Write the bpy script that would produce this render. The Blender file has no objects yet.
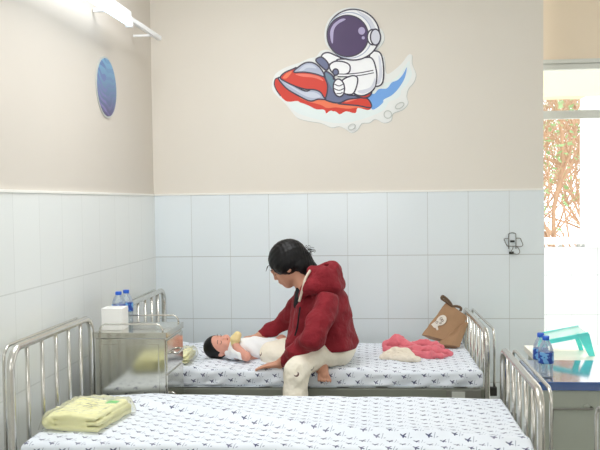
import bpy, bmesh, math, random
import numpy as np
from mathutils import Vector, Matrix, noise

random.seed(4)
PI = math.pi
SC = bpy.context.scene
COL = SC.collection
V = Vector

def srgb(r, g, b):
    def f(c):
        c /= 255.0
        return c / 12.92 if c <= 0.04045 else ((c + 0.055) / 1.055) ** 2.4
    return (f(r), f(g), f(b), 1.0)

# ------------------------------------------------------------------ materials
class N:
    """small wrapper so that node maths reads like ordinary maths"""
    nt = None
    def __init__(s, sock): s.s = sock
    @staticmethod
    def op(kind, *a, clamp=False):
        n = N.nt.nodes.new('ShaderNodeMath'); n.operation = kind; n.use_clamp = clamp
        for i, x in enumerate(a):
            if isinstance(x, N): N.nt.links.new(x.s, n.inputs[i])
            else: n.inputs[i].default_value = x
        return N(n.outputs[0])
    def __add__(s, o): return N.op('ADD', s, o)
    __radd__ = __add__
    def __sub__(s, o): return N.op('SUBTRACT', s, o)
    def __rsub__(s, o): return N.op('SUBTRACT', o, s)
    def __mul__(s, o): return N.op('MULTIPLY', s, o)
    __rmul__ = __mul__
    def __truediv__(s, o): return N.op('DIVIDE', s, o)
    def abs(s): return N.op('ABSOLUTE', s)
    def floor(s): return N.op('FLOOR', s)
    def fract(s): return N.op('FRACT', s)
    def mod(s, m): return N.op('FLOORED_MODULO', s, m)
    def lt(s, o): return N.op('LESS_THAN', s, o)
    def gt(s, o): return N.op('GREATER_THAN', s, o)
    def min(s, o): return N.op('MINIMUM', s, o)
    def max(s, o): return N.op('MAXIMUM', s, o)
    def sqrt(s): return N.op('SQRT', s)

def new_mat(name):
    m = bpy.data.materials.new(name); m.use_nodes = True
    nt = m.node_tree; nt.nodes.clear(); N.nt = nt
    out = nt.nodes.new('ShaderNodeOutputMaterial')
    b = nt.nodes.new('ShaderNodeBsdfPrincipled')
    nt.links.new(b.outputs[0], out.inputs[0])
    return m, nt, b, out

def mixcol(nt, fac, a, b):
    n = nt.nodes.new('ShaderNodeMix'); n.data_type = 'RGBA'
    for i, x in ((0, fac), (6, a), (7, b)):
        if isinstance(x, N): nt.links.new(x.s, n.inputs[i])
        elif hasattr(x, 'is_linked'): nt.links.new(x, n.inputs[i])
        else: n.inputs[i].default_value = x
    return n.outputs[2]

def simple(name, col, rough=0.6, metal=0.0, var=0.06, scale=12.0, bump=0.0, bscale=60.0, coat=0.0, spec=0.5, sheen=0.0):
    m, nt, b, out = new_mat(name)
    tc = nt.nodes.new('ShaderNodeTexCoord')
    nz = nt.nodes.new('ShaderNodeTexNoise'); nz.inputs['Scale'].default_value = scale; nz.inputs['Detail'].default_value = 4
    nt.links.new(tc.outputs['Object'], nz.inputs['Vector'])
    a = tuple(c * (1 - var) for c in col[:3]) + (1,); c2 = tuple(min(1, c * (1 + var)) for c in col[:3]) + (1,)
    nt.links.new(mixcol(nt, N(nz.outputs[0]), a, c2), b.inputs['Base Color'])
    b.inputs['Roughness'].default_value = rough; b.inputs['Metallic'].default_value = metal
    b.inputs['Specular IOR Level'].default_value = spec
    b.inputs['Coat Weight'].default_value = coat; b.inputs['Coat Roughness'].default_value = 0.08
    b.inputs['Sheen Weight'].default_value = sheen
    if bump:
        n2 = nt.nodes.new('ShaderNodeTexNoise'); n2.inputs['Scale'].default_value = bscale; n2.inputs['Detail'].default_value = 3
        nt.links.new(tc.outputs['Object'], n2.inputs['Vector'])
        bp = nt.nodes.new('ShaderNodeBump'); bp.inputs['Strength'].default_value = bump; bp.inputs['Distance'].default_value = 0.004
        nt.links.new(n2.outputs[0], bp.inputs['Height']); nt.links.new(bp.outputs[0], b.inputs['Normal'])
    return m

M = {}
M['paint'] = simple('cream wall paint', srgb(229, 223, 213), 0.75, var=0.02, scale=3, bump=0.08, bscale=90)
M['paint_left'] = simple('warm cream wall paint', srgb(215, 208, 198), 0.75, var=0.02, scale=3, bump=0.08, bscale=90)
M['lintel'] = simple('beige lintel paint', srgb(244, 228, 206), 0.8, var=0.02, scale=3)
M['white_paint'] = simple('white paint', srgb(246, 246, 242), 0.7, var=0.02)
M['cream_paint'] = simple('yellow cream paint', srgb(222, 206, 174), 0.7, var=0.02)
M['ceiling'] = simple('ceiling paint', srgb(243, 243, 240), 0.8, var=0.02)
M['floor'] = simple('grey floor tile', srgb(190, 190, 184), 0.35, var=0.05, scale=4)
M['steel'] = simple('brushed steel tube', srgb(214, 212, 206), 0.26, 1.0, var=0.12, scale=25)
M['steel_dull'] = simple('dull steel', srgb(150, 150, 144), 0.38, 1.0, var=0.12, scale=18)
M['sheet_steel'] = simple('polished sheet steel', srgb(206, 205, 196), 0.13, 1.0, var=0.05, scale=6, bump=0.05, bscale=6)
M['rail_paint'] = simple('grey green bed rail enamel', srgb(122, 125, 114), 0.45, var=0.08)
M['dark_plastic'] = simple('dark grey plastic', srgb(52, 54, 52), 0.5)
M['alu'] = simple('window aluminium', srgb(222, 224, 218), 0.45, 0.0, var=0.04)
M['white_plastic'] = simple('white plastic', srgb(240, 242, 244), 0.4, var=0.02)
M['trim_white'] = simple('white tile edge', srgb(245, 244, 238), 0.35, var=0.02)
M['skin'] = simple('skin', srgb(205, 150, 124), 0.55, var=0.08, scale=30, bump=0.04)
M['baby_skin'] = simple('baby skin', srgb(222, 160, 140), 0.55, var=0.07, scale=30)
M['lip'] = simple('lip', srgb(168, 84, 78), 0.5)
M['hair'] = simple('black hair', srgb(12, 11, 13), 0.42, var=0.3, scale=60, bump=0.3, bscale=120, spec=0.3)
M['hoodie'] = simple('dark red fleece', srgb(132, 16, 32), 0.85, var=0.16, scale=14, bump=1.0, bscale=17, sheen=0.04)
M['hoodie'].node_tree.nodes['Bump'].inputs['Distance'].default_value = 0.022
M['hood_lining'] = simple('cream fleece lining', srgb(222, 208, 190), 0.9)
M['tee'] = simple('black shirt', srgb(20, 20, 24), 0.9)
M['baby_white'] = simple('white cotton', srgb(244, 245, 246), 0.85, var=0.03, bump=0.15)
M['cream_cloth'] = simple('cream cotton', srgb(236, 226, 208), 0.9, var=0.07, scale=20, bump=1.0, bscale=45)
M['cream_cloth'].node_tree.nodes['Bump'].inputs['Distance'].default_value = 0.012
M['mitten'] = simple('pale yellow cotton', srgb(240, 218, 160), 0.9, var=0.05)
M['pink'] = simple('pink fleece', srgb(228, 118, 130), 0.95, var=0.1, scale=25, bump=1.0, bscale=34, sheen=0.2)
M['pink'].node_tree.nodes['Bump'].inputs['Distance'].default_value = 0.012
M['yellow'] = simple('pale yellow cotton', srgb(238, 236, 190), 0.9, var=0.07, scale=14, bump=0.3, bscale=50)
M['bag'] = simple('tan non-woven fabric', srgb(166, 131, 98), 0.8, var=0.08, scale=10, bump=0.2, bscale=150)
M['bag_strap'] = simple('brown strap', srgb(104, 84, 66), 0.85)
M['print_white'] = simple('white print', srgb(228, 222, 212), 0.8)
M['blue_top'] = simple('blue laminate', srgb(52, 88, 150), 0.12, var=0.06, coat=1.0, spec=1.0)
M['blue_top'].node_tree.nodes['Principled BSDF'].inputs['Coat IOR'].default_value = 1.65
M['grey_enamel'] = simple('grey green enamel', srgb(174, 180, 168), 0.4, var=0.04)
M['ledge'] = simple('white laminate', srgb(244, 240, 226), 0.3, var=0.02)
M['cap_blue'] = simple('blue bottle cap', srgb(36, 96, 206), 0.4)
M['tissue'] = simple('white carton', srgb(247, 247, 245), 0.6, var=0.02)
M['green'] = simple('green label', srgb(120, 205, 120), 0.6)
M['tag'] = simple('pale grey sticker', srgb(200, 202, 196), 0.6, var=0.08)
M['wire'] = simple('grey wire', srgb(120, 120, 114), 0.35, 0.8)
M['bark'] = simple('orange brown bark', srgb(186, 152, 124), 0.9, var=0.2, scale=9)
M['leaf'] = simple('leaf', srgb(146, 180, 122), 0.7, var=0.25, scale=5)
M['concrete'] = simple('pale concrete', srgb(225, 223, 214), 0.8)
M['mattress_base'] = simple('mattress underside', srgb(205, 210, 214), 0.9)

def emis(name, col, s):
    m, nt, b, out = new_mat(name)
    e = nt.nodes.new('ShaderNodeEmission'); e.inputs[0].default_value = col; e.inputs[1].default_value = s
    nt.links.new(e.outputs[0], out.inputs[0]); return m
M['tube'] = emis('lit fluorescent tube', (0.64, 0.82, 1.0, 1), 2.6)

def film(name, col, opac, rough, glossfac=0.35):
    m, nt, b, out = new_mat(name)
    tr = nt.nodes.new('ShaderNodeBsdfTransparent'); tr.inputs[0].default_value = col
    b.inputs['Base Color'].default_value = col; b.inputs['Roughness'].default_value = rough
    lw = nt.nodes.new('ShaderNodeLayerWeight'); lw.inputs[0].default_value = 0.35
    f = N.op('ADD', N(lw.outputs['Fresnel']) * glossfac, opac, clamp=True)
    mx = nt.nodes.new('ShaderNodeMixShader')
    nt.links.new(f.s, mx.inputs[0]); nt.links.new(tr.outputs[0], mx.inputs[1]); nt.links.new(b.outputs[0], mx.inputs[2])
    nt.links.new(mx.outputs[0], out.inputs[0]); return m
M['film'] = film('clear plastic film', (0.98, 0.98, 0.96, 1), 0.04, 0.12, 0.75)
M['pet'] = film('clear bottle plastic', (0.90, 0.95, 0.98, 1), 0.16, 0.06, 0.7)
M['pane'] = film('window pane', (0.98, 0.99, 0.98, 1), 0.02, 0.02, 0.3)
M['teal'] = film('translucent turquoise plastic', (0.22, 0.96, 0.92, 1), 0.66, 0.25, 0.3)
M['teal_pale'] = film('pale turquoise plastic', (0.85, 0.98, 0.96, 1), 0.3, 0.25, 0.3)

def tiles(name, col, grout, ax, off_u, off_v, tu=0.25, tv=0.4, g=0.0022, rough=0.16):
    m, nt, b, out = new_mat(name)
    tc = nt.nodes.new('ShaderNodeTexCoord'); sp = nt.nodes.new('ShaderNodeSeparateXYZ')
    nt.links.new(tc.outputs['Object'], sp.inputs[0])
    u = N(sp.outputs[ax]); v = N(sp.outputs[2])
    du = (((u - off_u) / tu).fract() - 0.5).abs() * -1 + 0.5
    dv = (((v - off_v) / tv).fract() - 0.5).abs() * -1 + 0.5
    line = (du * tu).lt(g * 0.6).max((dv * tv).lt(g))
    cell = ((u - off_u) / tu).floor() * 7.13 + ((v - off_v) / tv).floor() * 3.7
    wn = nt.nodes.new('ShaderNodeTexWhiteNoise'); wn.noise_dimensions = '1D'; nt.links.new(cell.s, wn.inputs['W'])
    a = tuple(c * 0.975 for c in col[:3]) + (1,)
    c1 = mixcol(nt, N(wn.outputs['Value']), a, col)
    nt.links.new(mixcol(nt, line, c1, grout), b.inputs['Base Color'])
    b.inputs['Roughness'].default_value = rough
    b.inputs['Specular IOR Level'].default_value = 0.5
    bp = nt.nodes.new('ShaderNodeBump'); bp.inputs['Strength'].default_value = 0.3; bp.inputs['Distance'].default_value = 0.002
    bp.invert = True
    nt.links.new(line.s, bp.inputs['Height']); nt.links.new(bp.outputs[0], b.inputs['Normal'])
    return m
M['tile_back'] = tiles('white wall tile', srgb(230, 238, 242), srgb(192, 197, 197), 0, 0.245, 0.0)
M['tile_left'] = tiles('white wall tile side', srgb(233, 236, 234), srgb(214, 217, 214), 1, -0.0566, 0.0)
M['tile_out'] = tiles('outdoor white tile', srgb(214, 217, 216), srgb(150, 154, 152), 0, 3.372, 0.375)
M['tile_floor'] = tiles('floor tile', srgb(196, 196, 190), srgb(150, 150, 146), 0, 0.0, 0.0, 0.4, 0.4)

def sheet_mat():
    m, nt, b, out = new_mat('printed bed sheet')
    tc = nt.nodes.new('ShaderNodeTexCoord'); sp = nt.nodes.new('ShaderNodeSeparateXYZ')
    nt.links.new(tc.outputs['UV'], sp.inputs[0])
    nz = nt.nodes.new('ShaderNodeTexNoise'); nz.inputs['Scale'].default_value = 4.0
    nt.links.new(tc.outputs['UV'], nz.inputs['Vector'])
    wob = (N(nz.outputs[0]) - 0.5) * 0.03
    CU, CV = 0.047, 0.064
    u = N(sp.outputs[0]) + wob; v = N(sp.outputs[1]) + wob
    col = (u / CU).floor()
    v2 = v + col.mod(2.0) * (CV * 0.5)
    row = (v2 / CV).floor()
    x = ((u / CU).fract() - 0.5) * CU; y = ((v2 / CV).fract() - 0.5) * CV
    wn = nt.nodes.new('ShaderNodeTexWhiteNoise'); wn.noise_dimensions = '2D'
    cx = nt.nodes.new('ShaderNodeCombineXYZ'); nt.links.new(col.s, cx.inputs[0]); nt.links.new(row.s, cx.inputs[1])
    nt.links.new(cx.outputs[0], wn.inputs['Vector'])
    r = N(wn.outputs['Value'])
    def ell(px, py, a, bb, sl=0.0):
        xx = x - px; yy = y - py - xx * sl
        return ((xx / a) * (xx / a) + (yy / bb) * (yy / bb)).lt(1.0)
    bird = ell(-0.006, 0.002, 0.0070, 0.0034, -0.7).max(ell(0.003, 0.003, 0.0078, 0.0034, 0.75)).max(ell(-0.001, -0.003, 0.0032, 0.0068)).max(ell(0.006, -0.004, 0.0055, 0.0026, -0.3))
    stroke = N.op('MULTIPLY', (x - 0.0195 - y * 0.25).abs().lt(0.0009), y.abs().lt(0.0125))
    stroke2 = ell(-0.0195, 0.024, 0.004, 0.0016, 0.3)
    blue = mixcol(nt, r, srgb(58, 66, 104), srgb(122, 124, 148))
    grey = srgb(128, 136, 160)
    n3 = nt.nodes.new('ShaderNodeTexNoise'); n3.inputs['Scale'].default_value = 2.5
    nt.links.new(tc.outputs['UV'], n3.inputs['Vector'])
    base = mixcol(nt, N(n3.outputs[0]), srgb(226, 233, 243), srgb(236, 241, 247))
    c = mixcol(nt, stroke.max(stroke2), base, grey)
    c = mixcol(nt, bird, c, blue)
    nt.links.new(c, b.inputs['Base Color'])
    b.inputs['Roughness'].default_value = 0.8
    n4 = nt.nodes.new('ShaderNodeTexNoise'); n4.inputs['Scale'].default_value = 9.0; n4.inputs['Detail'].default_value = 5
    nt.links.new(tc.outputs['UV'], n4.inputs['Vector'])
    bp = nt.nodes.new('ShaderNodeBump'); bp.inputs['Strength'].default_value = 0.25; bp.inputs['Distance'].default_value = 0.02
    nt.links.new(n4.outputs[0], bp.inputs['Height']); nt.links.new(bp.outputs[0], b.inputs['Normal'])
    return m
M['sheet'] = sheet_mat()

def pants_mat():
    m, nt, b, out = new_mat('cream cotton with small brown motifs')
    tc = nt.nodes.new('ShaderNodeTexCoord')
    vo = nt.nodes.new('ShaderNodeTexVoronoi'); vo.inputs['Scale'].default_value = 13.0; vo.inputs['Randomness'].default_value = 0.55
    nt.links.new(tc.outputs['Object'], vo.inputs['Vector'])
    vo2 = nt.nodes.new('ShaderNodeTexVoronoi'); vo2.inputs['Scale'].default_value = 13.0; vo2.inputs['Randomness'].default_value = 0.55
    mp = nt.nodes.new('ShaderNodeMapping'); mp.inputs['Location'].default_value = (0.004, 0.0, -0.005)
    nt.links.new(tc.outputs['Object'], mp.inputs[0]); nt.links.new(mp.outputs[0], vo2.inputs['Vector'])
    d1 = N(vo.outputs['Distance']); d2 = N(vo2.outputs['Distance'])
    disc = d1.lt(0.17); cut = d2.gt(0.135)
    f = N.op('MULTIPLY', disc, cut)
    nz = nt.nodes.new('ShaderNodeTexNoise'); nz.inputs['Scale'].default_value = 15
    nt.links.new(tc.outputs['Object'], nz.inputs['Vector'])
    base = mixcol(nt, N(nz.outputs[0]), srgb(240, 232, 212), srgb(247, 241, 226))
    nt.links.new(mixcol(nt, f, base, srgb(104, 76, 72)), b.inputs['Base Color'])
    b.inputs['Roughness'].default_value = 0.85
    n5 = nt.nodes.new('ShaderNodeTexNoise'); n5.inputs['Scale'].default_value = 16; nt.links.new(tc.outputs['Object'], n5.inputs['Vector'])
    bp = nt.nodes.new('ShaderNodeBump'); bp.inputs['Strength'].default_value = 0.9; bp.inputs['Distance'].default_value = 0.02
    nt.links.new(n5.outputs[0], bp.inputs['Height']); nt.links.new(bp.outputs[0], b.inputs['Normal'])
    return m
M['pants'] = pants_mat()

def planet_mat():
    m, nt, b, out = new_mat('blue and purple swirled print')
    tc = nt.nodes.new('ShaderNodeTexCoord'); sp = nt.nodes.new('ShaderNodeSeparateXYZ')
    nt.links.new(tc.outputs['Object'], sp.inputs[0])
    z = N(sp.outputs[2]); yv = N(sp.outputs[1])
    nz = nt.nodes.new('ShaderNodeTexNoise'); nz.inputs['Scale'].default_value = 7; nz.inputs['Detail'].default_value = 1
    nt.links.new(tc.outputs['Object'], nz.inputs['Vector'])
    w = z * 1.0 + (N(nz.outputs[0]) - 0.5) * 0.12 - yv * yv * 2.2
    band = ((w / 0.045).fract() - 0.5).abs() * 2
    g = N.op('MULTIPLY_ADD', z, 3.1, 0.5, clamp=True)
    base = mixcol(nt, g, srgb(74, 58, 110), srgb(120, 178, 214))
    hi = mixcol(nt, g, srgb(128, 112, 170), srgb(84, 130, 184))
    edge = yv.lt(-0.02)
    nt.links.new(mixcol(nt, N.op('MULTIPLY', band.gt(0.55), edge * 0.6 + 0.4), base, hi), b.inputs['Base Color'])
    b.inputs['Roughness'].default_value = 0.4
    return m
M['planet'] = planet_mat()

def bottle_label_mat():
    m, nt, b, out = new_mat('blue bottle label')
    tc = nt.nodes.new('ShaderNodeTexCoord'); sp = nt.nodes.new('ShaderNodeSeparateXYZ')
    nt.links.new(tc.outputs['Object'], sp.inputs[0])
    nz = nt.nodes.new('ShaderNodeTexNoise'); nz.inputs['Scale'].default_value = 38
    nt.links.new(tc.outputs['Object'], nz.inputs['Vector'])
    c = mixcol(nt, N(nz.outputs[0]).gt(0.54), srgb(34, 72, 160), srgb(110, 170, 220))
    nt.links.new(c, b.inputs['Base Color']); b.inputs['Roughness'].default_value = 0.35
    return m
M['bottle_label'] = bottle_label_mat()
for k, c in dict(s_white=(236, 238, 236), s_white2=(244, 245, 248), s_ink=(58, 52, 72), s_purple=(72, 50, 96), s_lav=(176, 166, 204),
                 s_red=(214, 58, 40), s_orange=(240, 122, 84), s_pink=(238, 120, 100), s_gray=(178, 186, 208), s_gray2=(206, 212, 228), s_slate=(104, 112, 146),
                 s_teal=(110, 140, 158), s_blue=(116, 168, 232), s_shade=(214, 216, 228), s_water=(230, 240, 240), s_edge=(196, 200, 196)).items():
    M[k] = simple('sticker ' + k[2:], srgb(*c), 0.45, var=0.015)

# ------------------------------------------------------------------ object helpers
def tag(o, label=None, cat=None, group=None, kind=None):
    if label: o['label'] = label
    if cat: o['category'] = cat
    if group: o['group'] = group
    if kind: o['kind'] = kind
    return o

def thing(name, label, cat, loc=(0, 0, 0), rz=0.0, group=None):
    o = bpy.data.objects.new(name, None); COL.objects.link(o)
    o.location = loc; o.rotation_euler = (0, 0, rz); o.empty_display_size = 0.05
    return tag(o, label, cat, group)

def link_mesh(name, me, mats, parent=None, smooth=False, local=False):
    """vertices are given in the frame of the top object (or world when it has none)"""
    o = bpy.data.objects.new(name, me); COL.objects.link(o)
    if not isinstance(mats, (list, tuple)): mats = [mats]
    for m in mats: me.materials.append(M[m])
    if parent is not None: o.parent = parent
    if smooth: me.polygons.foreach_set('use_smooth', [True] * len(me.polygons))
    return o

def finish(name, bm, mats, parent=None, smooth=False, angle=None):
    bmesh.ops.recalc_face_normals(bm, faces=bm.faces)
    me = bpy.data.meshes.new(name); bm.to_mesh(me); bm.free()
    o = link_mesh(name, me, mats, parent, smooth or angle is not None)
    if angle is not None:
        me.set_sharp_from_angle(angle=math.radians(angle))
    return o

def box(bm, x0, x1, y0, y1, z0, z1, bevel=0.0, seg=2, mat=0):
    r = bmesh.ops.create_cube(bm, size=1.0)
    vs = r['verts']
    for v in vs:
        v.co = V(((x0 + x1) / 2 + v.co.x * (x1 - x0), (y0 + y1) / 2 + v.co.y * (y1 - y0), (z0 + z1) / 2 + v.co.z * (z1 - z0)))
    fs = {f for v in vs for f in v.link_faces}
    for f in fs: f.material_index = mat
    if bevel:
        es = {e for v in vs for e in v.link_edges}
        bmesh.ops.bevel(bm, geom=list(es), offset=bevel, segments=seg, profile=0.6, affect='EDGES')
    return bm

def tube(bm, pts, r, n=10, closed=False, cap=True, radii=None, mat=0):
    pts = [V(p) for p in pts]
    m = len(pts)
    rings = []
    t0 = (pts[1] - pts[0]).normalized()
    ref = t0.orthogonal().normalized()
    prev = t0
    for i, p in enumerate(pts):
        if closed: t = (pts[(i + 1) % m] - pts[i - 1]).normalized()
        elif i == 0: t = t0
        elif i == m - 1: t = (pts[-1] - pts[-2]).normalized()
        else: t = (pts[i + 1] - pts[i - 1]).normalized()
        q = prev.rotation_difference(t); ref = (q @ ref); ref = (ref - t * ref.dot(t)).normalized(); prev = t
        b = t.cross(ref); rr = radii[i] if radii else r
        rings.append([bm.verts.new(p + (ref * math.cos(2 * PI * k / n) + b * math.sin(2 * PI * k / n)) * rr) for k in range(n)])
    for i in range(m if closed else m - 1):
        a, b2 = rings[i], rings[(i + 1) % m]
        for k in range(n):
            f = bm.faces.new((a[k], a[(k + 1) % n], b2[(k + 1) % n], b2[k])); f.material_index = mat; f.smooth = True
    if cap and not closed:
        for rg in (rings[0], rings[-1]):
            f = bm.faces.new(rg); f.material_index = mat
    return bm

def smooth_path(pts, sub=8, closed=False):
    pts = [V(p) for p in pts]; n = len(pts); out = []
    for i in range(n if closed else n - 1):
        g = (lambda k: pts[k % n]) if closed else (lambda k: pts[max(0, min(n - 1, k))])
        p0, p1, p2, p3 = g(i - 1), g(i), g(i + 1), g(i + 2)
        for s in range(sub):
            t = s / sub
            out.append(0.5 * ((2 * p1) + (p2 - p0) * t + (2 * p0 - 5 * p1 + 4 * p2 - p3) * t * t + (3 * p1 - p0 - 3 * p2 + p3) * t ** 3))
    if not closed: out.append(pts[-1])
    return out

def fillet(pts, rad, seg=7):
    pts = [V(p) for p in pts]; out = [pts[0]]
    for i in range(1, len(pts) - 1):
        a, b, c = pts[i - 1], pts[i], pts[i + 1]
        d1 = (a - b).normalized(); d2 = (c - b).normalized()
        ang = d1.angle(d2); L = rad / math.tan(ang / 2)
        p1 = b + d1 * L; p2 = b + d2 * L
        cen = b + (d1 + d2).normalized() * (rad / math.sin(ang / 2))
        va = p1 - cen; vb = p2 - cen
        for k in range(seg + 1):
            t = k / seg; th = va.angle(vb)
            out.append(cen + (va * math.sin((1 - t) * th) + vb * math.sin(t * th)) / math.sin(th))
    out.append(pts[-1]); return out

def lathe(bm, prof, c=(0, 0, 0), n=20, mat=0):
    rings = []
    for r, z in prof:
        rings.append([bm.verts.new((c[0] + max(r, 1e-4) * math.cos(2 * PI * k / n), c[1] + max(r, 1e-4) * math.sin(2 * PI * k / n), c[2] + z)) for k in range(n)])
    for a, b in zip(rings, rings[1:]):
        for k in range(n):
            f = bm.faces.new((a[k], a[(k + 1) % n], b[(k + 1) % n], b[k])); f.smooth = True; f.material_index = mat
    bm.faces.new(rings[0]); bm.faces.new(rings[-1])
    return bm

# ------------------------------------------------------------------ soft shapes: signed distance fields turned into quad meshes
class Soft:
    def __init__(s, lo, hi, vox, k=0.02):
        s.lo = np.array(lo, float); s.vox = vox; s.k = k
        s.n = (np.ceil((np.array(hi, float) - s.lo) / vox)).astype(int) + 1
        s.f = np.full(s.n, 0.2, np.float32)
    def sub(s, lo, hi):
        a = np.clip(np.floor((np.array(lo) - s.lo) / s.vox).astype(int), 0, s.n)
        b = np.clip(np.ceil((np.array(hi) - s.lo) / s.vox).astype(int) + 1, 0, s.n)
        sl = tuple(slice(a[i], b[i]) for i in range(3))
        g = np.meshgrid(*[s.lo[i] + s.vox * np.arange(a[i], b[i]) for i in range(3)], indexing='ij')
        return sl, np.stack(g, -1)
    def put(s, sl, d, k=None, cut=False):
        k = s.k if k is None else k; a = s.f[sl]
        if cut:
            d = -d; h = np.clip(k - np.abs(a - d), 0, None) / k; s.f[sl] = np.maximum(a, d) + h * h * k * 0.25
        else:
            h = np.clip(k - np.abs(a - d), 0, None) / k; s.f[sl] = np.minimum(a, d) - h * h * k * 0.25
    def cone(s, a, b, ra, rb, k=None, cut=False, flat=None):
        """tapered limb; flat=(axis vector, factor) squashes it along an axis"""
        a = np.array(a, float); b = np.array(b, float); R = max(ra, rb) + 0.06
        if min(s.n) <= 0: return s
        sl, P = s.sub(np.minimum(a, b) - R, np.maximum(a, b) + R)
        if P.size == 0: return s
        ab = b - a; t = np.clip(((P - a) @ ab) / max(ab @ ab, 1e-9), 0, 1)
        D = P - a - t[..., None] * ab
        if flat is not None:
            ax = np.array(flat[0], float); ax /= np.linalg.norm(ax)
            D = D + (D @ ax)[..., None] * ax * (1 / flat[1] - 1)
        s.put(sl, np.linalg.norm(D, axis=-1) - (ra + (rb - ra) * t), k, cut); return s
    def chain(s, pts, rr, **kw):
        for i in range(len(pts) - 1): s.cone(pts[i], pts[i + 1], rr[i], rr[i + 1], **kw)
        return s
    def ell(s, c, r, rot=None, k=None, cut=False):
        c = np.array(c, float); r = np.array(r, float); R = max(r) + 0.06
        sl, P = s.sub(c - R, c + R)
        if P.size == 0: return s
        D = P - c
        if rot is not None: D = D @ np.array(rot, float).T      # rows of rot are the local axes
        q = D / r; l = np.linalg.norm(q, axis=-1); l2 = np.linalg.norm(D / (r * r), axis=-1)
        s.put(sl, l * (l - 1) / np.maximum(l2, 1e-6), k, cut); return s
    def rbox(s, c, h, rot=None, rad=0.01, k=None, cut=False):
        c = np.array(c, float); h = np.array(h, float); R = np.linalg.norm(h) + 0.04
        sl, P = s.sub(c - R, c + R)
        D = P - c
        if rot is not None: D = D @ np.array(rot, float).T
        q = np.abs(D) - (h - rad)
        s.put(sl, np.linalg.norm(np.maximum(q, 0), axis=-1) + np.minimum(q.max(-1), 0) - rad, k, cut); return s
    def floor(s, z):
        zz = s.lo[2] + s.vox * np.arange(s.n[2]); s.f = np.maximum(s.f, (z - zz)[None, None, :]); return s
    def half(s, p, nrm):
        """keep the side the normal points away from"""
        g = np.meshgrid(*[s.lo[i] + s.vox * np.arange(s.n[i]) for i in range(3)], indexing='ij')
        nrm = np.array(nrm, float); nrm /= np.linalg.norm(nrm)
        s.f = np.maximum(s.f, sum((g[i] - p[i]) * nrm[i] for i in range(3))); return s
    def warp(s, fn):
        g = np.meshgrid(*[s.lo[i] + s.vox * np.arange(s.n[i]) for i in range(3)], indexing='ij')
        s.f = s.f + fn(*g); return s
    def mesh(s, name, relax=2):
        F = s.f.astype(np.float64); F[0] = F[-1] = 0.1; F[:, 0] = F[:, -1] = 0.1; F[:, :, 0] = F[:, :, -1] = 0.1
        ins = F < 0
        n = np.array(F.shape)
        c = [(i, j, k) for i in (0, 1) for j in (0, 1) for k in (0, 1)]
        def sh(A, o): return A[o[0]:n[0] - 1 + o[0], o[1]:n[1] - 1 + o[1], o[2]:n[2] - 1 + o[2]]
        cnt = sum(sh(ins, o).astype(np.int8) for o in c)
        act = (cnt > 0) & (cnt < 8)
        idx = np.full(act.shape, -1, np.int64); ijk = np.argwhere(act); idx[act] = np.arange(len(ijk))
        acc = np.zeros((len(ijk), 3)); num = np.zeros(len(ijk))
        for o in c:
            for ax in range(3):
                if o[ax]: continue
                o2 = list(o); o2[ax] = 1
                fa = sh(F, o)[act]; fb = sh(F, o2)[act]; m = (fa < 0) != (fb < 0)
                t = np.where(m, fa / np.where(m, fa - fb, 1), 0)
                p = np.tile(np.array(o, float), (len(ijk), 1)); p[:, ax] = t
                acc[m] += p[m]; num[m] += 1
        P = (ijk + acc / num[:, None]) * s.vox + s.lo
        quads = []
        for ax in range(3):
            a1, a2 = (ax + 1) % 3, (ax + 2) % 3
            A = np.take(ins, range(0, n[ax] - 1), ax); B = np.take(ins, range(1, n[ax]), ax)
            for e in np.argwhere(A != B):
                if e[a1] == 0 or e[a2] == 0: continue
                def g(d1, d2):
                    q = e.copy(); q[a1] -= d1; q[a2] -= d2
                    return idx[q[0], q[1], q[2]]
                q = (g(0, 0), g(1, 0), g(1, 1), g(0, 1))
                if min(q) < 0: continue
                quads.append(q if A[tuple(e)] else q[::-1])
        me = bpy.data.meshes.new(name); me.from_pydata([tuple(p) for p in P], [], [tuple(int(i) for i in q) for q in quads]); me.update()
        bm = bmesh.new(); bm.from_mesh(me)
        for _ in range(relax): bmesh.ops.smooth_vert(bm, verts=bm.verts, factor=0.5, use_axis_x=True, use_axis_y=True, use_axis_z=True)
        bm.to_mesh(me); bm.free(); return me
    def obj(s, name, mat, parent=None, relax=2):
        return link_mesh(name, s.mesh(name, relax), mat, parent, True)

# ================================================================== THE ROOM
XR, YF, H = 5.2, -7.2, 3.2
def slab(name, x0, x1, y0, y1, z0, z1, mat, parent=None, bevel=0):
    bm = bmesh.new(); box(bm, x0, x1, y0, y1, z0, z1, bevel)
    o = finish(name, bm, mat, parent)
    if parent is None: o['kind'] = 'structure'
    return o
slab('floor', -0.2, XR + 0.2, YF - 0.2, 0.4, -0.1, 0.0, 'floor')
slab('ceiling', -0.2, XR + 0.2, YF - 0.2, 0.4, H, H + 0.1, 'ceiling')
WX = 2.454
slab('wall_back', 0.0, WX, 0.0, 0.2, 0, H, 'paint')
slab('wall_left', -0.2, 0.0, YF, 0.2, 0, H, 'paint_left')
slab('wall_front', -0.2, XR + 0.2, YF - 0.2, YF, 0, H, 'paint')
# right wall out of view, with an opening added to let daylight in
wr = thing('wall_right', None, None); wr['kind'] = 'structure'
for nm, a in (('lower_wall', (XR, XR + 0.2, YF, 0.4, 0, 1.0)), ('upper_wall', (XR, XR + 0.2, YF, 0.4, 2.5, H)), ('wall_pier', (XR, XR + 0.2, YF, -6.2, 1.0, 2.5)), ('wall_pier', (XR, XR + 0.2, -4.4, 0.4, 1.0, 2.5))):
    slab(nm, *a, 'paint', wr)
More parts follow.
